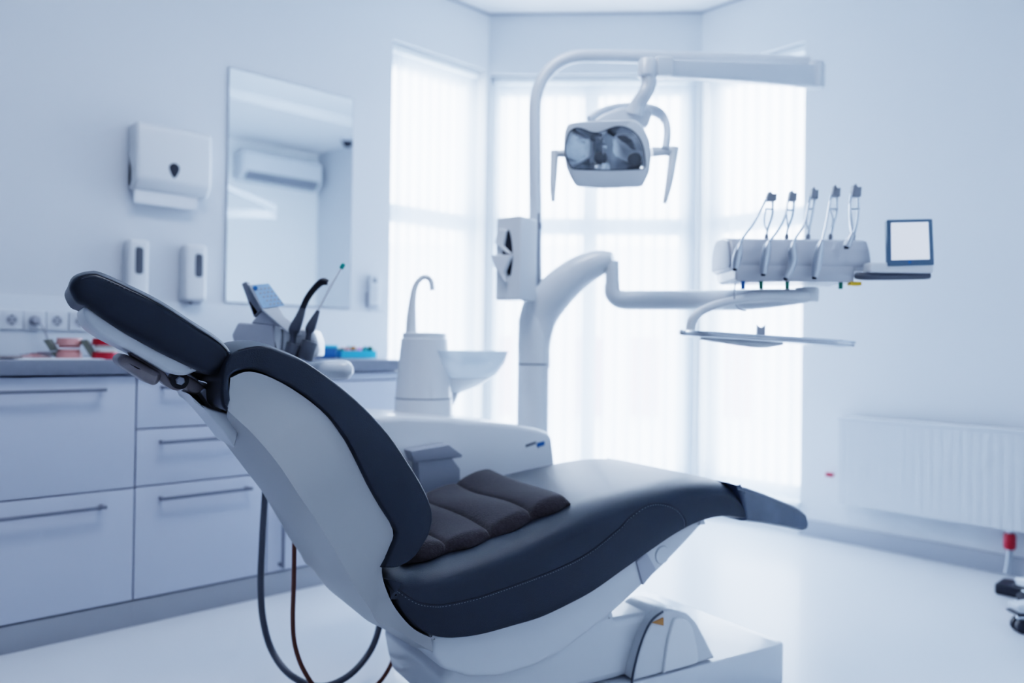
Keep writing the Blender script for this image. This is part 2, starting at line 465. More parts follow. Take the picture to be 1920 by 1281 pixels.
# paper towel dispenser
D = .11
tl = LW.hit(262, 226, D); tr = LW.hit(397, 250, D); blp = LW.hit(247, 350, D-.02)
a0, a1 = LW.hit(255, 300, D)[0], LW.hit(399, 310, D)[0]
zt_, zb_ = LW.hit(262, 224, D)[1], LW.hit(250, 352, D*.8)[1]
t = thing('paper_towel_dispenser', 'white wall dispenser with a paper towel hanging below', 'dispenser', LW.w((a0+a1)/2, zb_, 0))
SF = Frame(LW.o, n1, Z, e1)     # profile across the wall: a = out of the wall
prof = cr([(0.002, zb_), (D*.7, zb_), (D*.98, zb_+.045), (D, zb_+.09), (D, (zb_+zt_)/2), (D*.97, zt_-.02), (D*.85, zt_), (.002, zt_)], 1)
MB().prism(SF, roundpoly(prof, .012, 4), a0, a1, .018, n=4).build('housing', M['white'], t)
pf = [(.02, zb_-.001), (D*.62, zb_-.001), (D*.58, zb_-.055), (D*.54, zb_-.055), (D*.5, zb_-.004), (.02,zb_-.004)]
pa0, pa1 = LW.hit(252, 385, D*.6)[0], LW.hit(370, 390, D*.6)[0]
MB().prism(SF, pf, pa0, pa1).build('paper_towel', M['paper'], t)
kc = LW.hit(327, 319, D); k = .031
key = cr([(kc[0], kc[1]-k*1.1), (kc[0]+k*.6, kc[1]-k*.2), (kc[0]+k*.65, kc[1]+k*.55), (kc[0], kc[1]+k*.95), (kc[0]-k*.65, kc[1]+k*.55), (kc[0]-k*.6, kc[1]-k*.2)], 5, True)
MB().prism(LW, key, D-.004, D+.002, .001).build('level_window', M['dark'], t)
# soap dispensers
for (x0, x1, y0, y1, wx, wy0, wy1, lab) in ((240, 281, 446, 560, 261, 463, 514, 'white soap dispenser half hidden behind the headrest, left of its twin'),
                                     (347, 389, 456, 566, 373, 476, 520, 'white soap dispenser fully in view, closer to the mirror')):
    D = .075; a0, a1 = LW.hit(x0, 500, D)[0], LW.hit(x1, 500, D)[0]; zt_ = LW.hit(x1, y0+4, D)[1]; zb_ = LW.hit(x1, y1, D)[1]
    t = thing('soap_dispenser', lab, 'dispenser', LW.w((a0+a1)/2, zb_, 0), 'soap dispensers on the wall')
    rec = roundpoly([(a0, zb_), (a1, zb_), (a1, zt_), (a0, zt_)], .02, 5)
    MB().prism(LW, rec, .001, D, .016, n=4).build('housing', M['white'], t)
    wc0, wc1 = LW.hit(wx, wy1, D), LW.hit(wx, wy0, D); w = .016
    rec = roundpoly([(wc0[0]-w, wc0[1]), (wc0[0]+w, wc0[1]), (wc0[0]+w, wc1[1]), (wc0[0]-w, wc1[1])], .016, 6)
    MB().prism(LW, rec, D-.004, D+.003, .002).build('level_window', M['dgrey'], t)
    MB().box(LW, wc0[0]-.018, wc0[0]+.018, zb_-.012, zb_+.004, .02, .055, .003).build('nozzle', M['lgrey'], t)
# wall sockets
szt, szb = LW.hit(20, 580, .02)[1], LW.hit(20, 619, .02)[1]
sw = szt - szb
for i, cx in enumerate((-20, 22, 65, 107, 149)):
    ca, cz = LW.hit(cx, 600, .02)
    lab = ['white wall socket cut by the left picture edge', 'white wall socket, empty, leftmost of those fully in view', 'white wall socket with a plug in it', 'empty white wall socket directly beside the plugged one toward the headrest', 'white wall socket partly hidden by the headrest'][i]
    if i == 0: lab = 'white wall socket at the very start of the socket row'
    t = thing('wall_socket', lab, 'socket', LW.w(ca, szb, 0), 'wall sockets above the worktop')
    h = sw/2-.002; cz = (szt+szb)/2
    MB().box(LW, ca-h, ca+h, cz-h, cz+h, .010, .022, .003).build('face_plate', M['white2'], t)
    n_ = 20; ci = [(ca+math.cos(2*PI*k/n_)*h*.52, cz+math.sin(2*PI*k/n_)*h*.52) for k in range(n_)]
    MB().prism(LW, ci, .0215, .0235).build('socket_well', M['lgrey'], t)
    mb = MB()
    for s_ in (-1, 1): mb.lathe(LW.w(ca+s_*.0095, cz, .0225), [(.0035, 0), (.0035, .002)], 10, n1)
    mb.box(LW, ca-.003, ca+.003, cz+h*.36, cz+h*.52, .0225, .0245); mb.box(LW, ca-.003, ca+.003, cz-h*.52, cz-h*.36, .0225, .0245)
    mb.build('contacts', M['dark'], t)
    if i == 2: pl = (ca, cz)
mb = MB(); mb.lathe(LW.w(pl[0], pl[1], .0245), [(.019, 0), (.019, .02), (.013, .034)], 20, n1)
tp = thing('power_plug', 'pale plug with a cable dropping to the worktop', 'plug', LW.w(pl[0], pl[1], .0245))
mb.build('plug_body', M['lgrey'], tp)
MB().tube([LW.w(pl[0], pl[1], .055), LW.w(pl[0]+.02, pl[1]-.03, .075), LW.w(pl[0]+.04, pl[1]-.09, .07), LW.w(pl[0]+.05, COUNT+.006, .10), LW.w(pl[0]+.10, COUNT+.004, .14)], .004, 8).build('cable', M['lgrey'], tp)
# remote control in its holder
ra0, ra1_ = LW.hit(693, 540, .03)[0], LW.hit(712, 540, .03)[0]; rzt, rzb = LW.hit(700, 516, .03)[1], LW.hit(700, 573, .03)[1]
t = thing('air_conditioner_remote', 'small white remote control hung on the wall between mirror and window', 'remote', LW.w((ra0+ra1_)/2, rzb, 0))
MB().box(LW, ra0, ra1_, rzb, rzt, .014, .034, .004).build('remote_body', M['white2'], t)
MB().box(LW, ra0-.004, ra1_+.004, rzb-.01, rzb+.07, .001, .022, .003).build('holder', M['lgrey'], t)
c_ = LW.hit(703, 526, .034); MB().box(LW, c_[0]-.013, c_[0]+.013, c_[1]-.013, c_[1]+.013, .033, .035, .001).build('display', M['mgrey'], t)
mb = MB()
for r_ in range(4):
    for q in (-1, 0, 1):
        x_ = (ra0+ra1_)/2 + q*.011; z_ = c_[1]-.04-r_*.02; mb.box(LW, x_-.003, x_+.003, z_-.003, z_+.003, .0338, .0352)
mb.build('buttons', M['lgrey'], t)

# air conditioner on the opposite wall, seen in the mirror
def mir(x, y, c): a, b = LW.hit(x, y, -c); return a, b
c_ac = WOP-.2; p0 = mir(455, 283, c_ac); p1 = mir(603, 345, c_ac)
z1 = mir(455, 280, c_ac)[1]; z0 = mir(455, 333, c_ac)[1]
t = thing('air_conditioner', 'white wall mounted air conditioner reflected in the mirror', 'air conditioner', OW.w((p0[0]+p1[0])/2, z0, 0))
OS = Frame(OW.o, -n1, Z, e1)
prof = roundpoly([(.002, z0), (.12, z0), (.19, z0+.06), (.20, z1-.03), (.19, z1), (.002, z1)], .02, 4)
MB().prism(OS, prof, p0[0], p1[0], .012).build('housing', M['white2'], t)
MB().prism(OS, [(.13, z0-.001), (.192, z0+.052), (.196, z0+.075), (.188, z0+.05), (.125, z0+.004)], p0[0]+.04, p1[0]-.04).build('air_flap', M['mgrey'], t)
# ceiling sensor
d_ = ray(650, 272); q = (aR-.12 - a0_)/d_.dot(e1); cc = -(c0_ + d_.dot(n1)*q)
sp = LW.w(aR-.12, CEIL-.07, min(cc, WOP-.1))
t = thing('dome_camera', 'small dark dome camera under the ceiling, seen in the mirror', 'camera', sp)
MB().lathe(sp, [(.06, -.03), (.06, 0)], 24).build('mount', M['white2'], t)
MB().lathe(sp + V((0,0,-.085)), [(.005, 0), (.03, .008), (.045, .03), (.05, .055)], 24).build('dome', M['dark'], t)

# ------------------------------------------------------------------ things on the worktop
def on_top(x, c):     # worktop point whose picture column is x, c metres in from the front
    a = CF.hit(x, 660, -c)[0]; return CF.w(a, COUNT, -c)
def arch(o, r, h, ax, ay, w=.011, n=18, a0=-.15*PI, a1=1.15*PI, sq=1.25):
    """horseshoe dental arch"""
    mb = MB(); pts = []
    for k in range(n+1):
        t_ = a0 + (a1-a0)*k/n; pts.append(o + ax*math.cos(t_)*r + ay*(math.sin(t_)*r*sq))
    rings = []
    for k, p in enumerate(pts):
        t_ = (pts[min(k+1, n)] - pts[max(k-1, 0)]).normalized(); s_ = t_.cross(Z)
        rings.append([p - s_*w, p + s_*w, p + s_*w*.8 + Z*h, p - s_*w*.8 + Z*h])
    return mb.rings(rings), pts
def teeth(pts, z, h, up, w=.0042):
    mb = MB()
    for i in range(1, len(pts)-1):
        p = pts[i]; mb.ball(V((p.x, p.y, z)) + Z*(h/2*(1 if up else -1)), w*1.15, 8, (1, 1, h/w/2))
    return mb
def jaw(loc, r, mgum, mtooth, name, label, cat, mt_hinge=None, gap=.004):
    t = thing(name, label, cat, loc)
    ax, ay = V((1, .3, 0)).normalized(), V((-.3, 1, 0)).normalized()*-1
    h = .022
    a, pts = arch(loc + Z*.001, r, h, ax, ay, .012); a.build('lower_gum', mgum, t)
    teeth(pts, loc.z+h, .011, True).build('lower_teeth', mtooth, t)
    zu = loc.z + h + .022 + gap
    a, pts = arch(V((loc.x, loc.y, zu)), r, h, ax, ay, .012); a.build('upper_gum', mgum, t)
    teeth(pts, zu, .011, False).build('upper_teeth', mtooth, t)
    if mt_hinge:
        F_ = Frame(loc, ax, Z, ay)
        MB().prism(F_, [(-.075, .062), (-.055, .066), (-.035, .03), (-.02, .004), (-.03, .0), (-.045, .012)], -.02, .02, .002).build('hinge', mt_hinge, t)
    return t
jaw(on_top(198, .10), .030, M['red'], M['ivory'], 'dental_jaw_model', 'red and white dental jaw model with a khaki hinge on the worktop', 'dental model', M['khaki'])
jaw(on_top(130, .16), .028, M['pink'], M['pink'], 'dental_jaw_model', 'pale pink clear dental jaw model on the worktop', 'dental model', M['khaki'])
P_ = CF
sh = MB(); a0 = CF.hit(28, 674, -.04)[0]; a1 = CF.hit(190, 674, -.04)[0]
sh.box(CF, a0, a1, COUNT+.0005, COUNT+.003, -.22, .005, .001); tag(sh.build('paper_sheet', M['paper']), 'white paper sheet lying at the front edge of the worktop', 'paper')
q = on_top(66, .22); mb = MB(); mb.lathe(q+Z*.003, [(.045, 0), (.05, .004), (.02, .010), (.018, .014)], 24)
t = thing('instrument_dish', 'small pinkish dish with instruments between the paper and the pink jaw model', 'dish', q+Z*.003)
mb.build('dish', M['pink'], t)
mb = MB()
for k in range(4): mb.tube([q + V((-.04+.02*k, -.02, .012+.003*k)), q + V((.06+.01*k, .03-.02*k, .014+.004*k))], .0022, 8)
mb.build('probes', M['satin'], t)
q = on_top(5, .10); mb = MB(); mb.box(Frame(q, e1, Z, n1), -.07, .05, .0035, .010, -.03, .03, .002)
tag(mb.build('brown_case', M['bronze']), 'flat brown case on the worktop by the left picture edge', 'case')
# blue goods at the window end
q = on_top(606, .30); Fq = Frame(q, e1, Z, n1)
t = thing('blue_tray_box', 'deep blue plastic box on the worktop beside the suction handpieces', 'box', q)
MB().box(Fq, -.05, .04, .001, .050, -.05, .05, .006).build('box_body', M['blue'], t)
MB().box(Fq, -.053, .043, .044, .058, -.053, .053, .004).build('lid', M['skyblue'], t)
q = on_top(661, .30); Fq = Frame(q, e1, Z, n1)
t = thing('sample_box', 'open light blue box of small coloured pieces at the window end of the worktop', 'box', q)
mb = MB(); mb.box(Fq, -.085, .095, .001, .006, -.05, .05); mb.box(Fq, -.085, .095, .006, .034, .045, .05); mb.box(Fq, -.085, .095, .006, .034, -.05, -.045)
mb.box(Fq, -.085, -.08, .006, .034, -.045, .045); mb.box(Fq, .09, .095, .006, .034, -.045, .045)
mb.build('tray', M['skyblue'], t)
cols = ['green', 'pink', 'teal', 'yellow', 'violet', 'blue', 'green', 'pink', 'orange', 'violet', 'teal', 'green']
for k in range(12):
    a_ = -.068 + (k % 6)*.03; c_ = -.02 if k < 6 else .02
    mb = MB(); mb.ball(Fq.w(a_, .028+.010*((k*7) % 3)/2, c_), .0145, 12, (1, 1, 1.3))
    mb.lathe(Fq.w(a_, .006, c_), [(.011, 0), (.012, .02)], 12)
    tag(mb.build('coloured_capsule', M[cols[k]]), 'small %s capsule in the %s row of the light blue box' % (cols[k], 'front' if k >= 6 else 'rear'), 'capsule', 'capsules in the light blue box')

exec_chair = True
# ------------------------------------------------------------------ dental chair
TH = math.radians(31.5)
cu = V((math.cos(TH), math.sin(TH), 0)); cv = V((-math.sin(TH), math.cos(TH), 0))
CH = Frame((-.177, 1.60, 0), cu, Z, cv)      # a along the chair, b height, c away from the viewer across the chair
W = .56
def tau(a, z):
    t = max(0.0, min(1.0, (z-.66)/.30)); return .10*t*t*(3-2*t)
def hitw(x, y, c):
    k = c
    for _ in range(12):
        a, z = CH.hit(x, y, k); t_ = tau(a, z); k = t_ + c*(W-2*t_)/W
    return (a, z)
def warp(mb):
    for i, p in enumerate(mb.v):
        a, z, c = CH.loc(p); t_ = tau(a, z); mb.v[i] = tuple(CH.w(a, z, t_ + c*(W-2*t_)/W))
    return mb
def sz(p): return CH.poly(p[0], p[1])
chair = thing('dental_chair', 'reclined navy leather dental chair with white shell in the foreground', 'dental chair', CH.w(.45, 0, .27))

def pad(name, px, c0, c1, r, rc, m, parent, smooth=4):
    poly = CH.poly(px, c0+rc)
    if smooth: poly = cr(poly, smooth, True)
    return MB().prism(CH, poly, c0, c1, r, rc, 7).build(name, m, parent, 50)
seat_px = [(717,1078),(722,1100),(740,1140),(767,1172),(800,1192),(830,1198),(867,1196),(905,1189),(955,1175),(1005,1160),(1055,1137),(1105,1110),(1159,1072),(1213,1034),(1256,1005),(1300,982),(1345,971),(1386,974),(1404,968),(1411,955),(1404,938),(1388,921)]
top_az = [(.0,.490),(.1,.501),(.2,.519),(.3,.543),(.4,.569),(.5,.588),(.6,.601),(.7,.611),(.79,.616),(.87,.612),(.92,.603)]
spoly = cr(CH.poly(seat_px, .02) + [(a-.004, z) for a, z in top_az[::-1]], 4, True)
def seat_w(n):
    t = max(0, min(1, (n.y+.1)/.7)); return .22 + .78*t*t*(3-2*t)
seat = MB().prism(CH, spoly, 0, W, .046, .10, 9, wf=seat_w).build('seat', M['leather'], chair, 50)
foot_px = [(1368,905),(1380,938),(1385,977),(1430,984),(1470,991),(1496,997),(1505,993),(1508,978),(1503,960),(1486,947),(1427,923),(1396,912)]
poly = CH.poly(foot_px, .02)
pf_ = roundpoly(poly, .008, 3)
MB().prism(CH, pf_, -.003, W+.003, .014, .03, 6).build('foot_cover', M['film'], seat)
def seam(px, c, name, parent, stitch=True, side=1, k=6, gap=.0045):
    if c == 'warp':
        pts = []
        for x, y in px:
            a, z = hitw(x, y, .0035); t_ = tau(a, z); pts.append(CH.w(a, z, t_ + .0035*(W-2*t_)/W))
    else: pts = [CH.pt(x, y, c) for x, y in px]
    d = cr(pts, k)
    MB().tube([V(p) for p in d], .0011, 6, 1).build(name, M['seam'], parent)
    if stitch:
        mb = MB(); acc = 0; L = [V(p) for p in d]
        for i in range(len(L)-1):
            seg = L[i+1]-L[i]; n_ = max(1, int(seg.length/.0055)); dr = seg.normalized()
            nn = dr.cross(cv).normalized()*side
            for j in range(n_):
                p = L[i] + seg*(j/n_) + nn*gap
                mb.tube([p, p + dr*.0032], .0006, 5, 1)
        mb.build('stitching', M['thread'], parent)
seam([(747,1105),(780,1127),(812,1134),(842,1132),(905,1117),(992,1087),(1055,1062),(1105,1035),(1159,992),(1181,969),(1214,947),(1243,944),(1269,954),(1284,973),(1286,986)], .0002, 'side_seam', seat, side=-1)

# seat top height as a function of a
topn = cr(top_az, 6)
def seat_top(a):
    if a <= topn[0][0]: return topn[0][1]
    for i in range(len(topn)-1):
        if topn[i][0] <= a <= topn[i+1][0]:
            k = (a-topn[i][0])/max(1e-9, topn[i+1][0]-topn[i][0]); return topn[i][1]*(1-k) + topn[i+1][1]*k
    return topn[-1][1]
def seat_hit(x, y, dz=0.0):
    best = None
    for i in range(400):
        c = i/400*W*1.1
        a, z = CH.hit(x, y, c)
        e = abs(z - seat_top(a) - dz)
        if best is None or e < best[0]: best = (e, a, c)
    return best
for nm, p in (('NR', (1099,930)), ('FR', (870,865)), ('NL', (800,1060)), ('FL', (815,895)), ('far', (1100,848))): print('mat', nm, seat_hit(*p, dz=.01))
print('seat range', topn[0], topn[-1], 'foot tip', CH.hit(1506,985,.03))

# backrest pad
outer = [(424,771),(416,762),(412,740),(415,705),(424,677),(445,656),(493,648),(530,660),(567,676),(604,700),(640,727),(680,762),(725,811),(762,865),(795,921),(808,960),(805,992),(790,1022),(770,1048),(742,1063),(714,1064)]
inner = [(728,1030),(739,1002),(736,989),(710,948),(686,905),(655,842),(640,817),(610,777),(567,740),(507,706),(473,693),(443,697),(430,709),(429,727),(431,750)]
pl_ = cr([hitw(x, y, .012) for x, y in outer], 3) + cr([hitw(x, y, .012) for x, y in inner], 3)
back = warp(MB().prism(CH, pl_, 0, W, .0065, .014, 6, crown=.015, cdir=V((.75, .66)))).build('backrest', M['leather'], chair, 50)
seam([(446,658),(470,652),(493,651),(530,663),(567,679),(604,703),(638,729),(678,765),(722,813),(759,867),(791,922),(804,960),(801,992),(788,1018)], 'warp', 'edge_piping', back, side=-1, gap=.004)
# backrest shell loft
rows = [((390,788),(424,786),(427,770),(432,709)), ((402,806),(434,804),(442,784),(470,697)), ((425,835),(450,828),(475,815),(528,718)), ((467,890),(486,880),(520,868),(600,768)), ((500,932),(520,935),(558,925),(650,830)),
        ((540,978),(560,1000),(602,990),(696,920)), ((575,1035),(600,1050),(648,1068),(736,993)), ((600,1085),(630,1100),(668,1105),(728,1030)), ((625,1113),(662,1140),(694,1143),(716,1064)), ((672,1147),(690,1165),(708,1168),(722,1100)),
        ((720,1180),(728,1184),(736,1178),(742,1142)), ((771,1212),(775,1213),(780,1205),(776,1180)), ((811,1231),(812,1229),(812,1222),(808,1196))]
cs = (.36, .20, .035, .012); rings = []
for row in cr([tuple(k for p, c in zip(r_, cs) for k in hitw(p[0], p[1], c)) for r_ in rows], 4):
    A, B, Cc, E_ = [(row[2*k], row[2*k+1]) for k in range(4)]
    near = [CH.w(*q_, c) for q_, c in zip((A, B, Cc, E_), cs)]
    far = [CH.w(*q_, W - c) for q_, c in zip((Cc, E_), cs[2:])]
    rings.append([near[1], near[2], near[3], far[1], far[0], near[0]])
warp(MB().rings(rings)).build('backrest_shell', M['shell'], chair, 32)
# neck socket: collar that carries the headrest bar
rim = [(352,738),(364,750),(377,759),(395,766),(419,773),(428,777),(445,802),(436,838),(412,806),(386,775)]
MB().prism(CH, CH.poly(rim, .20), .18, .37, .004, .010, n=4).build('neck_collar', M['shell2'], chair)
sock = [(350,736),(375,726),(412,716),(418,766),(420,774),(400,769),(378,761),(364,752)]
MB().prism(CH, CH.poly(sock, .32), .32, .40, .003).build('neck_socket', M['dark'], chair)
# headrest
HC = .12; HW = .29
hr = thing_h = bpy.data.objects.new('headrest', None)
def hp(px, c): return CH.poly(px, c)
ho = [(131,548),(130,535),(138,522),(152,515),(172,512),(190,515),(233,534),(300,567),(367,610),(408,636),(428,655),(434,670),(428,686),(410,699),(388,703),(367,694),(300,662),(233,625),(190,597),(162,577),(143,568)]
hpoly = cr(hp(ho, HC+.02), 4, True)
head = MB().prism(CH, hpoly, HC, HC+HW, .016, .02, 6, crown=.013, cdir=V((.5, .86))).build('headrest', M['leather'], chair, 50)
seam([(146,522),(157,517),(175,515),(190,518),(233,537),(300,571),(367,614),(405,639),(424,657),(429,672),(425,684)], HC+.003, 'edge_piping', head, side=-1, gap=.004)
hs = [(156,578),(156,592),(167,613),(200,636),(247,660),(290,685),(318,700),(343,704),(363,698),(372,692),(355,680),(300,650),(233,612),(190,588),(168,574)]
MB().prism(CH, cr(hp(hs, HC+.035), 3, True), HC+.022, HC+HW-.022, .010, .014, 5).build('headrest_shell', M['shell2'], head, 50)
hb = .215
MB().prism(CH, roundpoly(hp([(217,671),(230,662),(300,699),(298,714),(287,723),(272,717),(220,683)], hb), .006, 3), hb-.03, hb+.10, .012, n=4).build('locking_knob', M['bronze'], head, label='taupe locking knob under the headrest')
st_ = [(244,655),(262,662),(294,682),(306,694),(316,708),(322,716),(334,722),(346,718),(350,726),(333,733),(316,727),(300,714),(292,700),(268,682),(246,668)]
MB().prism(CH, cr(hp(st_, hb+.01), 2, True), hb+.01, hb+.06, .003).build('swivel_strap', M['bronze'], head)
pc = CH.hit(338, 714, hb)
MB().lathe(CH.w(*pc, hb-.008), [(.0075, 0), (.009, .002), (.009, .03)], 6, cv).build('pivot_bolt', M['lgrey'], head)
MB().lathe(CH.w(*pc, hb+.004), [(.017, 0), (.017, .05)], 24, cv).build('pivot_hub', M['dark'], head)
MB().prism(CH, cr(hp([(336,702),(352,705),(372,716),(386,730),(378,737),(366,740),(352,735),(344,722)], hb+.015), 3, True), hb+.012, hb+.07, .005).build('hinge_link', M['bronze'], head)
MB().prism(CH, roundpoly(hp([(374,735),(382,727),(395,735),(414,763),(418,774),(398,768)], hb+.01), .004, 3), hb+.005, hb+.075, .003).build('slide_bar', M['lgrey'], head)
MB().prism(CH, roundpoly(hp([(366,690),(384,700),(414,716),(418,760),(405,752),(388,724),(372,712),(355,702)], hb+.07), .005, 3), hb+.07, hb+.15, .004).build('hinge_cover', M['dark'], head)
mb = MB(); mb.tube([CH.pt(x, y, hb+.008) for x, y in ((372,713),(386,717),(396,726),(403,738))], .0022, 8); mb.build('release_wire', M['chrome'], head)

# lower body of the chair
under = [(803,1188),(830,1190),(867,1190),(905,1183),(955,1168),(1005,1152),(1055,1130),(1105,1102),(1159,1065),(1213,1028),(1256,1000),(1300,978),(1327,974),(1290,1015),(1243,1064),(1200,1104),(1150,1150),(1100,1190),(1050,1228),(1000,1252),(940,1270),(880,1272),(830,1255),(812,1232)]
MB().prism(CH, roundpoly(CH.poly(under, .05), .008, 2), .05, W-.05, .012, n=4).build('seat_shell', M['shell2'], chair)
body = [(860,1195),(1000,1200),(1100,1165),(1153,1140),(1153,1162),(1213,1151),(1240,1147),(1222,1160),(1205,1192),(1190,1235),(1178,1290),(1170,1420)]
left = [(790,1440),(765,1340),(747,1281),(730,1229),(722,1186),(745,1150)]
zmin = .118
bp = clipz(CH.poly(body, .09) + CH.poly(left, .42), zmin)
MB().prism(CH, roundpoly(bp, .008, 2), .09, W-.12, .02, n=4).build('lift_housing', M['shell2'], chair)
# round cap on the leg rest bracket
cc_ = CH.hit(1237, 1050, .045); MB().lathe(CH.w(cc_[0]+.012, cc_[1]+.01, .046), [(.022, 0), (.024, .004), (.024, .02)], 28, cv).build('pivot_cap', M['shell2'], chair)
# hinge band on the leg rest
MB().prism(CH, roundpoly(CH.poly([(1193,1052),(1212,1036),(1230,1068),(1205,1098)], .046), .004, 2), .044, .06, .002).build('hinge_band', M['lgrey'], chair)
# lever cover
lev = [(1244,1146),(1262,1143),(1290,1150),(1308,1168),(1325,1200),(1345,1240),(1370,1290),(1400,1360),(1190,1360),(1187,1260),(1205,1200),(1222,1166)]
lp = clipz(CH.poly(lev, .06), zmin)
lc = MB().prism(CH, roundpoly(lp, .010, 3), .06, .20, .010, n=5).build('lever_cover', M['shell2'], chair)
lev2 = [(1262,1158),(1285,1158),(1297,1175),(1306,1215),(1312,1290),(1316,1340),(1236,1340),(1242,1260),(1250,1200)]
lp = clipz(CH.poly(lev2, .058), zmin+.004)
MB().prism(CH, roundpoly(lp, .014, 3), .052, .07, .006).build('cover_panel', M['white'], lc)
MB().tube([CH.pt(x, y, .06) for x, y in ((1243,1147),(1222,1164),(1205,1198),(1190,1250),(1184,1290),(1182,1330))], .0032, 8).build('cover_seal', M['dgrey'], lc)
w3 = CH.poly([(1222,1168),(1243,1158),(1243,1173)], .058); MB().prism(CH, w3, .055, .0595).build('warning_label', M['orange'], lc, label='small amber triangular warning label')
# foot plate
ft = CH.hit(1476, 1206, 0)
pz = Frame((0,0,.113), (1,0,0), (0,1,0), Z)
k0 = CH.loc(pz.pt(1476, 1206)); k1 = CH.loc(pz.pt(1197, 1106)); k2 = CH.loc(pz.pt(1338, 1224))
print('plate corners', k0, k1, k2)
fp = [(k0[0], k0[2]), (k1[0], max(k1[2], k0[2]+.4)), (-.05, k0[2]+.5), (-.05, k0[2])]
CT = Frame(CH.o, cu, cv, Z)
MB().prism(CT, roundpoly([(k0[0], k0[2]), (k0[0]-.03, k0[2]+.60), (.62, k0[2]+.60), (.36, k0[2]+.40), (.30, k0[2]+.02)], .03, 4), .0, .113, .004, n=3).build('foot_plate', M['white2'], chair)

# ------------------------------------------------------------------ seat mat
NR = seat_hit(1099, 930, .012); FR = seat_hit(870, 865, .012)
a_front = (NR[1]+FR[1])/2; c_near = min(NR[2], .14); c_far = min(.53, FR[2])
a_rear = a_front - .46
print('mat a', a_rear, a_front, c_near, c_far)
na, nc_ = 96, 40; vs = []; fs = []
def mat_h(s, t_):
    st = s*4; fr = st - math.floor(st) if st < 4 else 1.0
    q = (4*fr*(1-fr)); ridge = .22 + .78*q**.36 if 0 < fr < 1 else .22
    e = min(t_, 1-t_)*18; edge = min(1, e)**.5 if e > 0 else 0
    e2 = min(s, 1-s)*30; edge *= min(1, e2)**.5 if e2 > 0 else 0
    return .003 + .025*ridge*edge
for i in range(na+1):
    for j in range(nc_+1):
        s_, t_ = i/na, j/nc_
        dgl = 4*s_ % 1.0
        c = c_near + (c_far-c_near)*t_ + (.006*math.cos(2*PI*dgl) if j in (0, nc_) else 0)
        a = a_rear + (a_front-a_rear)*s_ + .03*(t_-.5)*s_ + .006*math.sin(PI*t_*2)
        vs.append(CH.w(a, seat_top(a) + .001 + mat_h(s_, t_) + .003*math.sin(6*t_+9*s_), c))
n_ = len(vs); q_ = nc_+1
for i in range(na+1):
    for j in range(nc_+1):
        s_, t_ = i/na, j/nc_; p = V(vs[i*q_+j]); a, b, c = CH.loc(p); vs.append(CH.w(a, seat_top(a)+.0008, c))
for i in range(na):
    for j in range(nc_):
        k = i*q_+j; fs.append((k, k+1, k+q_+1, k+q_)); fs.append((n_+k, n_+k+q_, n_+k+q_+1, n_+k+1))
for i in range(na):
    for j in (0, nc_): k = i*q_+j; fs.append((k, k+q_, n_+k+q_, n_+k))
for j in range(nc_):
    for i in (0, na): k = i*q_+j; fs.append((k, k+1, n_+k+1, n_+k))
tag(MB().add(vs, fs).build('seat_cushion', M['felt'], None, 60), 'dark brown grey felt cushion with four quilted rolls lying on the chair seat', 'cushion')

# ------------------------------------------------------------------ dental unit behind the chair
YU = 2.62
unit = thing('dental_unit', 'white dental unit with cuspidor, column and lamp pole behind the chair', 'dental unit', (yp(940, 800, YU).x, YU, 0))
# body, aligned with the chair
UF = Frame(CH.w(0, 0, .68), cu, Z, cv)
bt = [(700,782),(760,780),(850,785),(892,789),(967,796),(1010,804),(1030,811),(1037,821),(1040,843),(1044,880)]
up = UF.poly(bt, .0)
base_z = .0
aped = UF.hit(900, 900)[0]
up2 = up + [(up[-1][0]+.004, .12), (up[-1][0]-.05, .0), (aped, .0), (aped-.02, .40), (up[0][0]+.06, .50), (up[0][0], .56)]
MB().prism(UF, roundpoly(up2, .006, 2), 0, .30, .018, n=4).build('unit_body', M['white'], unit)
# brand label on the body front
l0 = UF.hit(986, 838, -.001); l1 = UF.hit(1020, 828, -.001); lm = UF.hit(1007, 832, -.001)
mb = MB(); mb.prism(UF, roundpoly(UF.poly([(1007,831),(1021,827),(1021,835),(1007,839)], -.001), .003, 3), -.002, .001); mb.build('badge', M['blue'], unit)
mb = MB()
for k in range(5):
    x_ = 986 + k*4; y_ = 838.5 - k*1.35; q4 = UF.poly([(x_, y_-4.5), (x_+3, y_-5.4), (x_+3, y_-.8), (x_, y_+.3)], -.001); mb.prism(UF, q4, -.0015, .001)
mb.build('badge_lettering', M['dgrey'], unit)
# tower of the cuspidor
Yt = 2.62
def ypx(px, Y): return Y/FPX*px
c0 = yp(794, 781, Yt)
def zy(y, Y=Yt, x=795): return yp(x, y, Y).z
prof = [(ypx(59,Yt), zy(783)), (ypx(59,Yt), zy(781)), (ypx(57,Yt), zy(779.5)), (ypx(55.5,Yt), zy(779)), (ypx(53.5,Yt), zy(747)), (ypx(52,Yt), zy(746)), (ypx(53,Yt), zy(744.5)), (ypx(44,Yt), zy(636)), (ypx(41.5,Yt), zy(635)), (ypx(41.5,Yt), zy(626)), (ypx(38,Yt), zy(624)), (.001, zy(624))]
tower = MB().lathe((c0.x, Yt, 0), prof, 40).build('cuspidor_tower', M['white'], unit)
mb = MB(); mb.lathe((c0.x, Yt, zy(746.8)), [(ypx(53.7,Yt), 0), (ypx(53.7,Yt), .0025)], 40); mb.lathe((c0.x, Yt, zy(780.6)), [(ypx(57.5,Yt), 0), (ypx(57.5,Yt), .003)], 40); mb.build('joint_ring', M['mgrey'], tower)
fx = [(771,636),(771,600),(774,560),(779,536),(790,522),(800,520),(808,527),(811,545)]
fr_ = [11,9.5,6.5,5.5,5,5,5,5]
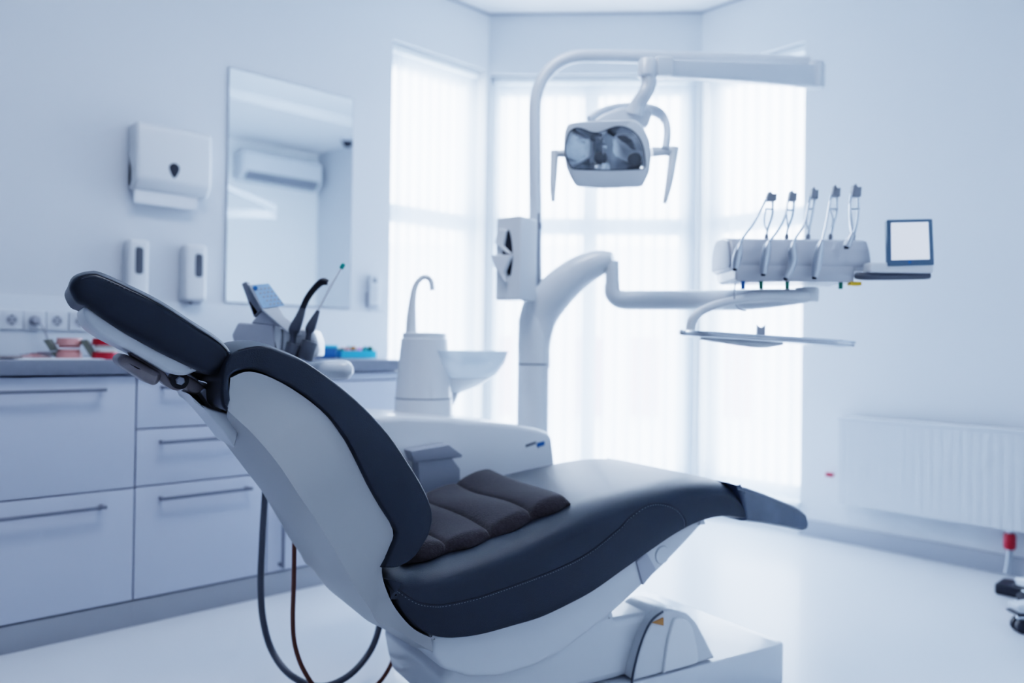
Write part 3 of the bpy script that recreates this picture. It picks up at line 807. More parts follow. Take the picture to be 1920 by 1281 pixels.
MB().tube([yp(x, y, Yt-.03) for x, y in fx], [ypx(r, Yt) for r in fr_], 16).build('rinse_faucet', M['white'], unit)
# bowl
Yb = 2.74; bc = yp(852, 657, Yb)
R_ = [(ypx(100,Yb), 0), (ypx(97,Yb), -.004), (ypx(90,Yb), -.04), (ypx(72,Yb), -.08), (ypx(45,Yb), -.105), (ypx(15,Yb), -.115), (ypx(12,Yb), -.118), (ypx(50,Yb), -.112), (ypx(78,Yb), -.086), (ypx(95,Yb), -.044), (ypx(101.5,Yb), -.004), (ypx(101.5,Yb), .0)]
MB().lathe(bc, R_[::-1], 48, cap=False).build('cuspidor_bowl', M['bowl'], unit)
MB().lathe((bc.x, Yb, 0), [(ypx(4,Yb), zy(742,Yb,852)), (ypx(16,Yb), zy(735,Yb,852)), (ypx(48,Yb), zy(722,Yb,852)), (ypx(70,Yb), zy(708,Yb,852)), (ypx(66,Yb), zy(704,Yb,852))], 36).build('bowl_base', M['white'], unit)
MB().tube([(bc.x, Yb, zy(736,Yb,852)), (bc.x-.03, Yb-.03, zy(755,Yb,852)), (bc.x-.10, Yb-.08, zy(775,Yb,852))], [.02,.03,.035], 16).build('bowl_support', M['white'], unit)
# column
Yc = 2.80
col = [(ypx(30,Yc), zy(880,Yc,1000)), (ypx(30,Yc), zy(684.5,Yc,1000)), (ypx(28.5,Yc), zy(683.5,Yc,1000)), (ypx(28.5,Yc), zy(682.5,Yc,1000)), (ypx(30,Yc), zy(681.5,Yc,1000)), (ypx(30.5,Yc), zy(650,Yc,1000)), (ypx(30,Yc), zy(600,Yc,1000)), (ypx(24,Yc), zy(575,Yc,1000)), (ypx(20,Yc), zy(562,Yc,1000)), (ypx(10,Yc), zy(558,Yc,1000))]
col[0] = (ypx(30,Yc), .0)
cx = yp(1000, 700, Yc).x
column = MB().lathe((cx, Yc, 0), col, 40).build('column', M['white'], unit)
MB().lathe((cx, Yc, zy(683.6,Yc,1000)), [(ypx(30.4,Yc), 0), (ypx(30.4,Yc), .003)], 40).build('joint_ring', M['mgrey'], column)
# arm rising from the column
MB().tube([yp(1002,690,Yc), yp(1003,640,Yc), yp(1014,590,Yc), yp(1044,546,Yc-.02), yp(1082,513,Yc-.04), yp(1120,494,Yc-.06), yp(1150,487,Yc-.08)],
          [ypx(30,Yc), ypx(30.5,Yc), ypx(34,Yc), ypx(35,Yc), ypx(31,Yc), ypx(25,Yc), ypx(15,Yc)], 28, squash=.9, up=(0,1,0)).build('swan_neck', M['white'], unit)
# elbow and horizontal arm
Ya = Yc-.08
MB().tube([yp(1148,490,Ya), yp(1148,520,Ya), yp(1149,545,Ya)], [ypx(13,Ya), ypx(13.5,Ya), ypx(14,Ya)], 24, 4).build('elbow', M['white'], unit)
MB().tube([yp(1147,532,Ya), yp(1150,552,Ya), yp(1166,562,Ya), yp(1200,563,Ya-.02), yp(1300,563,Ya-.10), yp(1400,562,2.42), yp(1500,556,2.32), yp(1520,553,2.30)],
          [ypx(14,Ya), ypx(16,Ya), ypx(18,Ya), ypx(18.5,Ya), ypx(19,2.6), ypx(20,2.42), ypx(14,2.32), ypx(8,2.3)], 24).build('support_arm', M['white'], unit)
mb = MB(); mb.lathe(yp(1512, 566, 2.32), [(ypx(21,2.32), 0), (ypx(22,2.32), .006), (ypx(22,2.32), .036), (ypx(20,2.32), .042)], 28); mb.build('arm_joint', M['white'], unit)
# drawer like bracket by the chair
bF = Frame(CH.w(0, 0, .62), cu, Z, cv)
MB().prism(bF, roundpoly(bF.poly([(770,846),(842,834),(868,853),(866,858),(778,868)], .0), .003, 2), 0, .05, .003).build('bracket_lid', M['bracket'], unit)
MB().prism(bF, bF.poly([(785,864),(846,856),(864,880),(864,930),(790,930)], .0), .004, .046, .002).build('bracket', M['bracket'], unit)
# lamp pole
Yp = 2.80
pp = [(1006,566),(1004,480),(1004,400),(1003,300),(1003,210),(1006,180),(1018,148),(1040,123),(1072,108),(1110,105),(1200,107),(1350,113),(1515,121)]
Yl = [Yp]*10 + [Yp, Yp+.02, Yp+.04]
MB().tube([yp(x, y, Y) for (x, y), Y in zip(pp, Yl)], [ypx(12,Yp)]*10 + [ypx(12,Yp), ypx(14,Yp), ypx(15.5,Yp)], 24).build('lamp_pole', M['white2'], unit)
mb = MB(); mb.tube([yp(1010,566,Yp-.03), yp(1010,480,Yp-.03), yp(1011,400,Yp-.03)], .004, 8)
mb.lathe(yp(1012,430,Yp-.03), [(.008, 0), (.008, .022)], 12); mb.lathe(yp(1011,552,Yp-.03), [(.008, 0), (.008, .022)], 12); mb.build('pole_cable', M['mgrey'], unit)

# ------------------------------------------------------------------ operating lamp
Yh = 2.42
lamp = thing('operating_lamp', 'white dental operating lamp with two side handles on a swing arm', 'lamp', yp(1145, 300, Yh))
# return arm
A0, A1 = yp(1528, 141, Yp+.02), yp(1225, 128, Yh+.06)
ax = (A1-A0).normalized(); L_ = (A1-A0).length; AF = Frame(A0, ax, Z, ax.cross(Z))
ar = roundpoly([(-.01, -.046), (L_*.5, -.036), (L_, -.028), (L_, .026), (L_*.5, .030), (-.01, .036)], .012, 3)
MB().prism(AF, ar, -.022, .022, .008, n=3).build('swing_arm', M['white2'], lamp)
MB().lathe(A0 + V((0,0,-.05)), [(.030, 0), (.034, .008), (.034, .085), (.030, .095)], 28).build('arm_pivot', M['white2'], lamp)
j0 = yp(1214, 128, Yh+.05)
MB().lathe(j0 - Z*.032, [(.024, 0), (.030, .006), (.030, .052), (.024, .060)], 28).build('arm_head', M['white2'], lamp)
MB().box(AF, L_-.06, L_+.005, -.030, .032, -.028, .028, .006).build('arm_head_block', M['white'], lamp)
MB().tube([yp(1216,140,Yh+.05), yp(1216,160,Yh+.05), yp(1208,178,Yh+.05), yp(1196,196,Yh+.06), yp(1190,214,Yh+.07)], [ypx(15,Yh)]*2+[ypx(14.5,Yh), ypx(15,Yh), ypx(20,Yh)], 22).build('lamp_neck', M['white2'], lamp)
yk = [(1105,226,.10),(1130,211,.11),(1163,203,.12),(1208,204,.11),(1236,213,.09),(1249,232,.06),(1251,256,.03),(1247,282,.0)]
MB().tube([yp(x, y, Yh+.02+d) for x, y, d in yk], [ypx(12,Yh)]*3+[ypx(13,Yh)]*2+[ypx(11,Yh)]*3, 16, squash=.7, up=(1,0,.2)).build('yoke', M['white2'], lamp)
lb = [(1106,230),(1130,213),(1163,201),(1208,199),(1224,212),(1216,236),(1160,244)]
MB().prism(YF, roundpoly(YF.poly(lb, Yh+.06), .008, 3), Yh+.055, Yh+.10, .012).build('back_cover', M['white2'], lamp)
# head: front face slightly turned and tipped down
HF = Frame(yp(1140, 290, Yh-.02), (1, .12, .01), (0.0, -.18, 1), (-.12, 1, .18))
face = [(1064,232),(1090,228),(1192,223),(1207,236),(1219,262),(1222,290),(1218,322),(1204,350),(1134,354),(1079,351),(1068,332),(1060,312),(1056,283),(1058,250)]
fpoly = roundpoly(HF.poly(face), .010, 3)
hm = (sum(p[0] for p in fpoly)/len(fpoly), sum(p[1] for p in fpoly)/len(fpoly))
def resample(poly, cen, N=96):
    out = []
    for k in range(N):
        d = V((math.cos(2*PI*k/N), math.sin(2*PI*k/N))); best = .001
        for i in range(len(poly)):
            p, q = V(poly[i-1])-V(cen), V(poly[i])-V(cen); e = q-p; den = d.x*e.y - d.y*e.x
            if abs(den) < 1e-12: continue
            t_ = (p.x*e.y - p.y*e.x)/den; u_ = (p.x*d.y - p.y*d.x)/den
            if t_ > 0 and -1e-6 <= u_ <= 1+1e-6: best = max(best, t_)
        out.append((cen[0]+d.x*best, cen[1]+d.y*best))
    return out
lens = [(1063,262),(1068,249),(1079,241),(1092,242),(1108,248),(1122,249),(1138,243),(1158,237),(1178,240),(1196,254),(1206,275),(1209,296),(1209,314),(1190,317),(1134,319),(1080,318),(1070,314),(1061,293),(1060,276)]
lpoly = cr(HF.poly(lens), 4, True)
lc_ = (sum(p[0] for p in lpoly)/len(lpoly), sum(p[1] for p in lpoly)/len(lpoly))
fr = resample(fpoly, lc_); lr = resample(lpoly, lc_); rings = []
for c, s_ in ((.098, .6), (.085, .82), (.060, .96), (.035, 1.0), (.010, 1.0), (.003, .985), (0, .95)):
    rings.append([HF.w(lc_[0]+(p[0]-lc_[0])*s_ + c*.25, lc_[1]+(p[1]-lc_[1])*s_, c) for p in fr])
rings += [[HF.w(p[0], p[1], 0) for p in lr], [HF.w(lc_[0]+(p[0]-lc_[0])*.98, lc_[1]+(p[1]-lc_[1])*.98, .006) for p in lr]]
mb = MB().rings(rings, False); k_ = len(rings[0]); mb.f.append(tuple(range(k_)))
hh = mb.build('lamp_head', M['white'], lamp, 40)
MB().tube([HF.w(p[0], p[1], -.0002) for p in lr] + [HF.w(lr[0][0], lr[0][1], -.0002)], .0016, 8, 1).build('lens_rim', M['dark'], hh)
rings = []
for k in range(13):
    s_ = max(1-k/12, .001); ring = []
    for p in lr:
        x = lc_[0]+(p[0]-lc_[0])*s_*.985; y = lc_[1]+(p[1]-lc_[1])*s_*.985
        h_ = (x-lc_[0]-.006)/.11; dep = .004 + .050*(1-s_**2.2)*min(1, abs(h_)*2.6)**.7
        ring.append(HF.w(x + dep*.2, y, dep))
    rings.append(ring)
MB().rings(rings, False).build('reflector', M['lampglass'], hh, 80)
for bx_, by_ in ((1128,296),(1192,298)):
    q_ = HF.hit(bx_, by_); MB().ball(HF.w(q_[0], q_[1], .014), .0165, 18, (1.35, .5, 1.25)).build('reflection_blob', M['dark'], hh)  # dark balls stand in for the dark reflections in each reflector half
MB().cap(HF, [(lc_[0]+(p[0]-lc_[0])*.985, lc_[1]+(p[1]-lc_[1])*.985) for p in lr], .002).build('lens_glass', M['glass'], hh)
# handles
hl = HF.hit(1060, 288)
MB().tube([yp(1062,288,Yh+.02), yp(1048,288,Yh+.02), yp(1036,289,Yh+.02)], [ypx(8,Yh), ypx(7,Yh), ypx(7,Yh)], 16, 3).build('handle_stub', M['white'], lamp)
MB().tube([yp(1040,284,Yh+.02), yp(1039,310,Yh+.015), yp(1037,350,Yh+.005), yp(1037,378,Yh)], [ypx(8,Yh), ypx(7.5,Yh), ypx(6,Yh), ypx(3.5,Yh)], 16, 5).build('handle', M['white'], lamp)
MB().tube([yp(1222,285,Yh+.03), yp(1245,284,Yh+.03), yp(1262,284,Yh+.03)], [ypx(10,Yh), ypx(8.5,Yh), ypx(10,Yh)], 16, 3).build('handle_stub', M['white'], lamp)
MB().tube([yp(1264,277,Yh+.03), yp(1261,300,Yh+.025), yp(1254,345,Yh+.01), yp(1246,381,Yh)], [ypx(9,Yh), ypx(8.5,Yh), ypx(7,Yh), ypx(4,Yh)], 16, 5).build('handle', M['white'], lamp)

# ------------------------------------------------------------------ glove box on the pole
Yg = 2.66
gx = yp(976, 480, Yg); GL = Frame((gx.x, gx.y, 0), (-.80, .60, 0), Z, (.60, .80, 0))     # front face leans to the left
zt_, zb_ = yp(976, 404, Yg).z, yp(976, 562, Yg).z
gw = GL.hit(930, 480)[0]
t = thing('glove_dispenser', 'grey white dispenser box with gloves poking out, fixed to the lamp pole', 'dispenser', (gx.x, gx.y, zb_))
gp = roundpoly([(0, zb_), (gw, zb_), (gw, zt_), (0, zt_)], .008, 3)
MB().prism(GL, gp, 0, .095, .004, n=3).build('box_body', M['white'], t)
eye = cr(GL.poly([(953,431),(958,445),(961,475),(959,505),(955,518),(947,500),(942,475),(946,445)], -.001), 4, True)
MB().prism(GL, eye, -.0015, .002).build('opening', M['dark'], t)
gl1 = GL.poly([(937,429),(951,432),(946,462),(961,477),(950,474),(930,456)], -.004)
gl2 = GL.poly([(925,479),(962,478),(955,494),(948,512),(951,529),(946,524),(930,498)], -.006)
MB().prism(GL, roundpoly(gl1, .004, 3), -.014, -.001, .003).build('glove', M['paper'], t)
MB().prism(GL, roundpoly(gl2, .004, 3), -.020, -.001, .003).build('glove', M['paper'], t)

# ------------------------------------------------------------------ instrument console
Yi = 2.22
cons = thing('instrument_console', 'white instrument console with five whip arms over the foot of the chair', 'instrument console', yp(1500, 530, Yi))
x0 = yp(1379, 490, Yi).x; x1 = yp(1634, 490, Yi).x
IF = Frame((0, Yi, 0), (0, 1, 0), Z, (1, 0, 0))     # profile: a = depth from front, b = z ; c = X
def zi(y, x=1500, Y=Yi): return yp(x, y, Y).z
prof = cr([(0, zi(528)), (-.004, zi(512)), (0, zi(495)), (.008, zi(470)), (.022, zi(457)), (.045, zi(451,1500,Yi+.045)), (.15, zi(450,1500,Yi+.12)), (.20, zi(458)), (.215, zi(490)), (.20, zi(520)), (.16, zi(528))], 3)
MB().prism(IF, prof, x0, yp(1602,520,Yi).x, .008, n=3).build('console_body', M['consol'], cons)
prof2 = cr([(.01, zi(507)), (-.002, zi(497)), (.004, zi(474)), (.018, zi(456)), (.04, zi(449,1500,Yi+.04)), (.15, zi(448,1500,Yi+.12)), (.20, zi(458)), (.21, zi(490)), (.20, zi(505))], 3)
MB().prism(IF, prof2, x0-.012, x1, .008, n=3).build('console_cover', M['consol'], cons)
MB().prism(IF, offset(prof2 if area(prof2) > 0 else prof2[::-1], .006), x0-.0165, x0-.011, .002, n=2).build('end_cap', M['bracket'], cons)
arms = [
 dict(head=(1444,369,10,9), main=[(1436,374),(1425,397),(1412,421),(1394,445),(1388,458)], hp=[(1388,456),(1385,470),(1381,488),(1378,504)], hose=[(1378,504),(1377,520),(1379,536)], inn=[(1449,376),(1448,403),(1440,428),(1437,445)], in2=[(1436,392),(1433,415),(1437,432)]),
 dict(head=(1484,368,8,10), main=[(1477,376),(1474,396),(1468,416),(1456,436),(1442,454)], hp=[(1442,452),(1438,466),(1434,488),(1431,514)], hose=[(1431,512),(1430,522),(1428,532)], inn=[(1489,376),(1486,403),(1477,430),(1475,445)], in2=[(1474,394),(1476,415),(1477,430)]),
 dict(head=(1525,363,7,11), main=[(1518,370),(1515,385),(1507,421),(1492,447),(1488,456)], hp=[(1488,454),(1485,470),(1486,492),(1473,522)], hose=[(1474,520),(1470,526),(1466,530)], inn=[(1527,374),(1523,399),(1517,428),(1515,445)], in2=[(1514,392),(1512,415),(1516,430)]),
 dict(head=(1565,359,8,11), main=[(1558,366),(1556,376),(1549,417),(1541,452)], hp=[(1541,450),(1536,468),(1531,500),(1527,520)], hose=[(1527,518),(1525,530),(1525,542)], inn=[(1569,368),(1568,399),(1561,426),(1557,445)], in2=[(1556,392),(1562,410),(1560,426)]),
 dict(head=(1603,358,9,12), main=[(1596,366),(1593,385),(1594,421),(1599,440)], hp=[(1598,438),(1593,450),(1587,463)], hose=[(1590,456),(1588,462),(1587,464)], inn=[(1609,370),(1609,399),(1606,420),(1600,444)], in2=[(1594,392),(1597,410),(1600,430)]),
]
for k, A in enumerate(arms):
    Yf, Yr = Yi-.03, Yi+.07
    hx, hy, hw, hh_ = A['head']
    s_ = bpy.data.objects.new('whip_arm', None)
    n_ = len(A['inn'])
    w_ = MB().tube([yp(x, y, Yr-.02*0) for x, y in A['inn']], .0038, 10).build('whip_arm', M['chrome'], cons)
    mb = MB(); mb.tube([yp(x, y, Yr-.03) for x, y in A['in2']], .0024, 8); c_ = A['in2'][0]
    mb.tube([yp(c_[0]-1, c_[1], Yr-.03), yp(A['inn'][1][0]+2, c_[1], Yr)], .003, 8); mb.build('guide_rod', M['satin'], w_)
    m0 = A['main']; MB().tube([yp(x, y, Yr-.03-(Yr-Yf-.03)*i/(len(m0)-1)) for i, (x, y) in enumerate(m0)], .0038, 10).build('hose_guide', M['chrome'], w_)
    HF2 = Frame(yp(hx, hy, Yr-.02), (1,0,0), Z, (0,1,0)); q1 = ypx(hw, Yr); q2 = ypx(hh_, Yr)
    MB().prism(HF2, roundpoly([(-q1*.9, -q2), (q1, -q2), (q1*1.1, q2*.6), (q1*.3, q2*.5), (-q1*.1, q2*1.1), (-q1*.5, q2*.8)], .003, 3), -.012, .012, .003).build('hose_clip', M['mgrey'], w_)
    MB().lathe(yp(*A['inn'][-1], Yr) - Z*.016, [(.004, 0), (.007, .018), (.004, .026)], 14).build('arm_socket', M['mgrey'], w_)
    hpp = A['hp']; r_ = [ .0055, .0115, .0125, .009] if len(hpp) == 4 else [.007, .010, .010]
    hnd = MB().tube([yp(x, y, Yf) for x, y in hpp], r_, 16).build('handpiece', M['satin'], cons)
    e_ = yp(*hpp[-1], Yf); MB().lathe(e_ - Z*.003, [(.0055, -.003), (.0066, .002), (.0066, .006)], 14).build('coupling', M['dark'], hnd)
for px_, m_ in ((1393,'blue'), (1427,'green'), (1476,'green'), (1576,'green')):
    MB().lathe(yp(px_, 542, Yi+.01), [(.0055, 0), (.006, .002), (.006, .026)], 16).build('regulator_knob', M[m_], cons)
MB().box(YF, yp(1594,532,Yi).x, yp(1614,532,Yi).x, zi(534), zi(527), Yi-.006, Yi+.02, .001).build('yellow_tag', M['yellow'], cons)
# drooping hoses under the console
MB().tube([yp(1379,530,Yi), yp(1377,548,Yi), yp(1378,566,Yi+.03), yp(1386,580,Yi+.06), yp(1398,583,Yi+.1)], .0022, 8).build('air_hose', M['lgrey'], cons)
# screen on its arm
Ys = 2.16
MB().box(YF, yp(1632,500,Ys).x, yp(1753,500,Ys).x, zi(511,1700,Ys), zi(492,1700,Ys), Ys+.004, Ys+.05, .006).build('screen_shelf', M['white'], cons)
SF2 = Frame(yp(1706, 498, Ys), (1, .03, -.02), (.02, .12, 1), (0, 1, -.12))
sp_ = SF2.poly([(1662,412),(1749,410),(1753,497),(1665,499)])
sc_ = MB().prism(SF2, roundpoly(sp_, .004, 3), 0, .016, .002).build('screen_frame', M['bezel'], cons)
MB().prism(SF2, SF2.poly([(1670,418),(1741,416),(1744,486),(1671,488)], -.001), -.001, .001).build('screen_glass', M['screen'], sc_)
MB().prism(SF2, SF2.poly([(1668,496),(1752,494),(1753,503),(1664,505)], .0), .004, .03, .002).build('screen_foot', M['white'], sc_)
MB().lathe(SF2.w(*SF2.hit(1705,492), -.002), [(.004, 0), (.004, .002)], 14, SF2.c).build('screen_button', M['blue'], sc_)
MB().tube([yp(1606,517,Ys+.05), yp(1622,518,Ys+.03), yp(1660,518,Ys+.03), yp(1736,517,Ys+.03), yp(1741,517,Ys+.03)], [.010,.0115,.0115,.0105,.005], 16, 4).build('pull_handle', M['dgrey'], cons)

# ------------------------------------------------------------------ tray
Yy = 2.25
tray = thing('instrument_tray', 'thin metal instrument tray on a curved white arm below the console', 'tray', yp(1430, 636, Yy))
MB().tube([yp(1512,556,2.28), yp(1485,556,2.27), yp(1440,556,2.26), yp(1400,560,2.25), yp(1356,568,2.25), yp(1318,582,2.25), yp(1300,598,2.25), yp(1295,612,2.25), yp(1295,625,2.25)],
          [ypx(11,2.25), ypx(11,2.25), ypx(9,2.25), ypx(8,2.25), ypx(8,2.25), ypx(8,2.25), ypx(9,2.25), ypx(9,2.25), ypx(9.5,2.25)], 18).build('tray_arm', M['white'], tray)
tl = yp(1276, 627, Yy); tr_ = yp(1590, 648, Yy-.06)
tx = (tr_ - tl).normalized(); TF = Frame(tl, tx, tx.cross(V((0,1,0))).normalized()*-1 if False else Z.cross(tx).cross(tx)*-1, V((0,1,0)))
tup = tx.cross(V((0,1,0)).cross(tx)).normalized()
ty = Z.cross(tx).normalized(); tn = tx.cross(ty).normalized()
TT = Frame(tl, tx, ty, tn); Lt = (tr_-tl).length
pl2 = roundpoly([(0, -.02), (.05, -.10), (Lt-.04, -.12), (Lt, -.08), (Lt, .10), (Lt-.04, .14), (.05, .12), (0, .05)], .03, 4)
MB().prism(TT, pl2, -.004, .004, .002, n=2).build('tray_plate', M['satin'], tray)
mb = MB(); rr = [TT.w(a, b, .008) for a, b in pl2]; mb.tube(rr + [rr[0]], .0035, 8, 1); mb.build('tray_rim', M['chrome'], tray)
MB().box(TT, -.005, .09, -.02, .05, -.002, .014, .005).build('tray_mount', M['white'], tray)
MB().tube([TT.w(Lt*.12, .0, -.006), TT.w(Lt*.35, 0, -.012), TT.w(Lt*.50, 0, -.012), TT.w(Lt*.62, 0, -.007)], [.006,.010,.012,.004], 12, 4).build('tray_stiffener', M['white'], tray)
cp = yp(1426, 634, Yy-.02); c4 = Frame(cp, (1,0,0), Z, (0,1,0))
t = tag(MB().prism(c4, [(-.012, .008), (.012, .008), (.012, .038), (.008, .034), (.0, .030), (-.007, .034), (-.011, .038)], -.006, .006, .001).build('tray_clip', M['lgrey']), 'tiny grey forked holder standing on the metal tray', 'holder')
c5 = TT
tag(MB().box(TT, Lt*.58, Lt*.76, -.05, .03, .0045, .012, .002).build('flat_case', M['bronze']), 'flat taupe case lying on the far half of the metal tray', 'case')

# ------------------------------------------------------------------ assistant element behind the backrest
Yq = 2.20
asst = thing('assistant_element', 'grey white assistant panel with a blue keypad standing above the backrest', 'control panel', yp(520, 640, Yq))
def ap(px, Y=Yq): return YF.poly(px, Y)
MB().prism(YF, roundpoly(ap([(434,628),(446,605),(512,609),(516,650),(512,672),(446,668)]), .006, 3), Yq, Yq+.10, .006).build('end_housing', M['lgrey'], asst)
MB().prism(YF, roundpoly(ap([(513,608),(524,610),(527,628),(526,652),(521,672),(512,672)]), .002, 2), Yq+.004, Yq+.10, .004).build('collar', M['white2'], asst)
MB().prism(YF, roundpoly(ap([(526,612),(585,618),(594,640),(594,670),(526,670)]), .01, 3), Yq+.01, Yq+.10, .01).build('holder_housing', M['white'], asst)
# stalk and keypad
MB().prism(YF, roundpoly(ap([(470,606),(494,580),(530,606),(532,612)]), .004, 2), Yq+.0, Yq+.05, .004).build('neck', M['lgrey'], asst)
MB().prism(YF, roundpoly(ap([(452,532),(461,527),(493,579),(476,596)]), .004, 2), Yq+.0, Yq+.03, .004).build('keypad_side', M['mgrey'], asst)
KF = Frame(yp(500, 560, Yq), (1, .45, 0), (0, .35, 1), (-.45, 1, -.35))
kb = MB().prism(KF, roundpoly(KF.poly([(461,527),(493,530),(540,600),(590,640),(560,640),(494,580)]), .006, 3), 0, .012, .003).build('keypad_body', M['white2'], asst)
MB().prism(KF, roundpoly(KF.poly([(468,531),(499,531),(536,578),(495,578)]), .004, 3), -.002, .001).build('keypad_film', M['keypad'], kb)
mb = MB()
for r_ in range(5):
    for q in range(4):
        x_ = 480 + r_*7.2 + q*7 - (0 if r_ else 0); y_ = 540 + r_*8
        pk = KF.hit(x_, y_, -.002); mb.lathe(KF.w(*pk, -.003), [(.0028, 0), (.0028, .0015)], 8, KF.c)
mb.build('keys', M['lgrey'], kb)
pk = KF.hit(476, 537, -.003); MB().lathe(KF.w(*pk, -.004), [(.006, 0), (.006, .002)], 16, KF.c).build('power_key', M['blue'], kb)
MB().lathe(yp(547, 660, Yq-.01), [(.022, -.03), (.022, .02), (.020, .024)], 20, V((.3,0,1))).build('holder_cup', M['dgrey'], asst)
MB().lathe(yp(577, 655, Yq-.01), [(.022, -.03), (.022, .02), (.020, .024)], 20, V((.3,0,1))).build('holder_cup', M['dgrey'], asst)
# suction handpieces: each rests in a cup
Ye = Yq-.012
s1_ = thing('suction_handpiece', 'dark grey high volume suction handpiece with a hooked nozzle', 'handpiece', yp(548, 648, Ye))
MB().tube([yp(547,652,Ye), yp(550,632,Ye), yp(552,618,Ye), yp(562,595,Ye), yp(568,578,Ye)], [.011,.009,.016,.0125,.009], 18).build('handpiece_body', M['dgrey'], s1_)
MB().tube([yp(566,582,Ye), yp(576,560,Ye), yp(588,543,Ye), yp(600,531,Ye), yp(607,528,Ye), yp(616,530,Ye)], [.009,.009,.009,.010,.011,.008], 16).build('nozzle', M['dark'], s1_)
s2_ = thing('saliva_ejector', 'grey saliva ejector handpiece holding a white straw with teal tip', 'handpiece', yp(577, 648, Ye))
MB().tube([yp(576,650,Ye), yp(579,628,Ye), yp(582,616,Ye), yp(590,598,Ye), yp(597,582,Ye)], [.010,.008,.014,.010,.005], 18).build('handpiece_body', M['dgrey'], s2_)
MB().tube([yp(595,585,Ye), yp(604,568,Ye), yp(622,534,Ye), yp(641,502,Ye)], .0035, 12).build('straw', M['paper'], s2_)
MB().lathe(yp(640, 503, Ye), [(.0045, -.002), (.0062, .002), (.0062, .010), (.004, .015)], 14, V((.5,0,.85))).build('straw_tip', M['teal'], s2_)
# rounded white arm end beside it, joining the unit
MB().tube([yp(560,700,2.3), yp(610,694,2.3), yp(640,694,2.3), yp(654,694,2.3), yp(661,694,2.3)], [.024,.028,.029,.025,.012], 20, 4).build('swing_arm', M['white2'], asst)
MB().tube([yp(545,665,2.25), yp(548,690,2.27), yp(560,705,2.3)], .02, 16).build('arm_knuckle', M['white'], asst)
# hoses
t = tag(MB().tube([yp(500,780,2.22), yp(498,860,2.22), yp(497,925,2.22), yp(492,1010,2.2), yp(489,1090,2.18), yp(493,1160,2.16), yp(510,1220,2.16), yp(545,1266,2.12), yp(598,1288,2.13), yp(650,1270,2.16), yp(690,1228,2.22), yp(710,1180,2.25), yp(716,1120,2.28), yp(718,1060,2.3)], ypx(6.2,2.2), 14, 6).build('suction_hose', M['greyhose']), 'thick grey suction hose looping down behind the backrest', 'hose')
t = tag(MB().tube([yp(556,860,2.06), yp(554,940,2.05), yp(552,1010,2.04), yp(551,1090,2.03), yp(549,1160,2.02), yp(553,1210,2.02), yp(570,1258,2.02), yp(600,1296,2.03), yp(650,1312,2.06), yp(700,1290,2.12), yp(730,1252,2.18), yp(745,1200,2.24), yp(750,1120,2.3)], ypx(4.3,2.05), 12, 6).build('ejector_hose', M['brownhose']), 'thin brown hose looping down beside the thick grey one', 'hose')

# ------------------------------------------------------------------ radiator and things by the right wall
D = .10; ar0 = RW.hit(1571, 860, D)[0]; rzt = RW.hit(1571, 780, D)[1]; rzb = RW.hit(1569, 944, D)[1]
ar1 = ar0 + 1.35
t = thing('radiator', 'long white panel radiator mounted on the right wall', 'radiator', RW.w((ar0+ar1)/2, rzb, .05))
mb = MB(); npts = 60; pr = [(ar0, 0.02)]
n_rib = 34; pts = [(ar0, .03)]
w_ = (ar1-ar0)/n_rib
line = []
for k in range(n_rib):
    x_ = ar0 + k*w_; line += [(x_+.002, D-.0007), (x_+.006, D), (x_+w_-.006, D), (x_+w_-.002, D-.0007)]
RT = Frame(RW.o, RW.a, RW.c, Z)
MB().prism(RT, [(ar0, .035)] + line + [(ar1, .035)], rzb, rzt-.012).build('panel', M['white2'], t)
MB().box(RW, ar0-.004, ar1+.004, rzt-.018, rzt, .03, D+.004, .003).build('top_grille', M['white2'], t)
mb = MB(); mb.box(RW, ar0+.15, ar0+.20, rzb+.1, rzt-.1, .001, .04); mb.box(RW, ar1-.2, ar1-.15, rzb+.1, rzt-.1, .001, .04); mb.build('wall_bracket', M['lgrey'], t)
c_ = RW.hit(1555, 890, .03); MB().box(RW, c_[0]-.016, c_[0]+.022, c_[1]-.010, c_[1]+.010, .02, .045, .005).build('vent_cap', M['red'], t, label='small red cap at the radiator end')
c_ = RW.hit(1893, 1015, .06)
pipe = MB().tube([RW.w(c_[0], rzb+.01, .06), RW.w(c_[0], .10, .06), RW.w(c_[0]-.01, .02, .06)], .012, 14, 4).build('pipe', M['satin'], t)
MB().lathe(RW.w(c_[0], c_[1]-.035, .06), [(.018, 0), (.024, .01), (.024, .06), (.018, .07)], 18).build('valve', M['red'], t)
p_ = FL.pt(1915, 1112); 
q0 = FL.pt(1878, 1105)
FFr = Frame(q0, -dR, Z, -e1)
tag(MB().box(FFr, 0, .22, .001, .045, -.02, .10, .008).build('floor_block', M['dark']), 'flat black block on the floor below the radiator end', 'block')
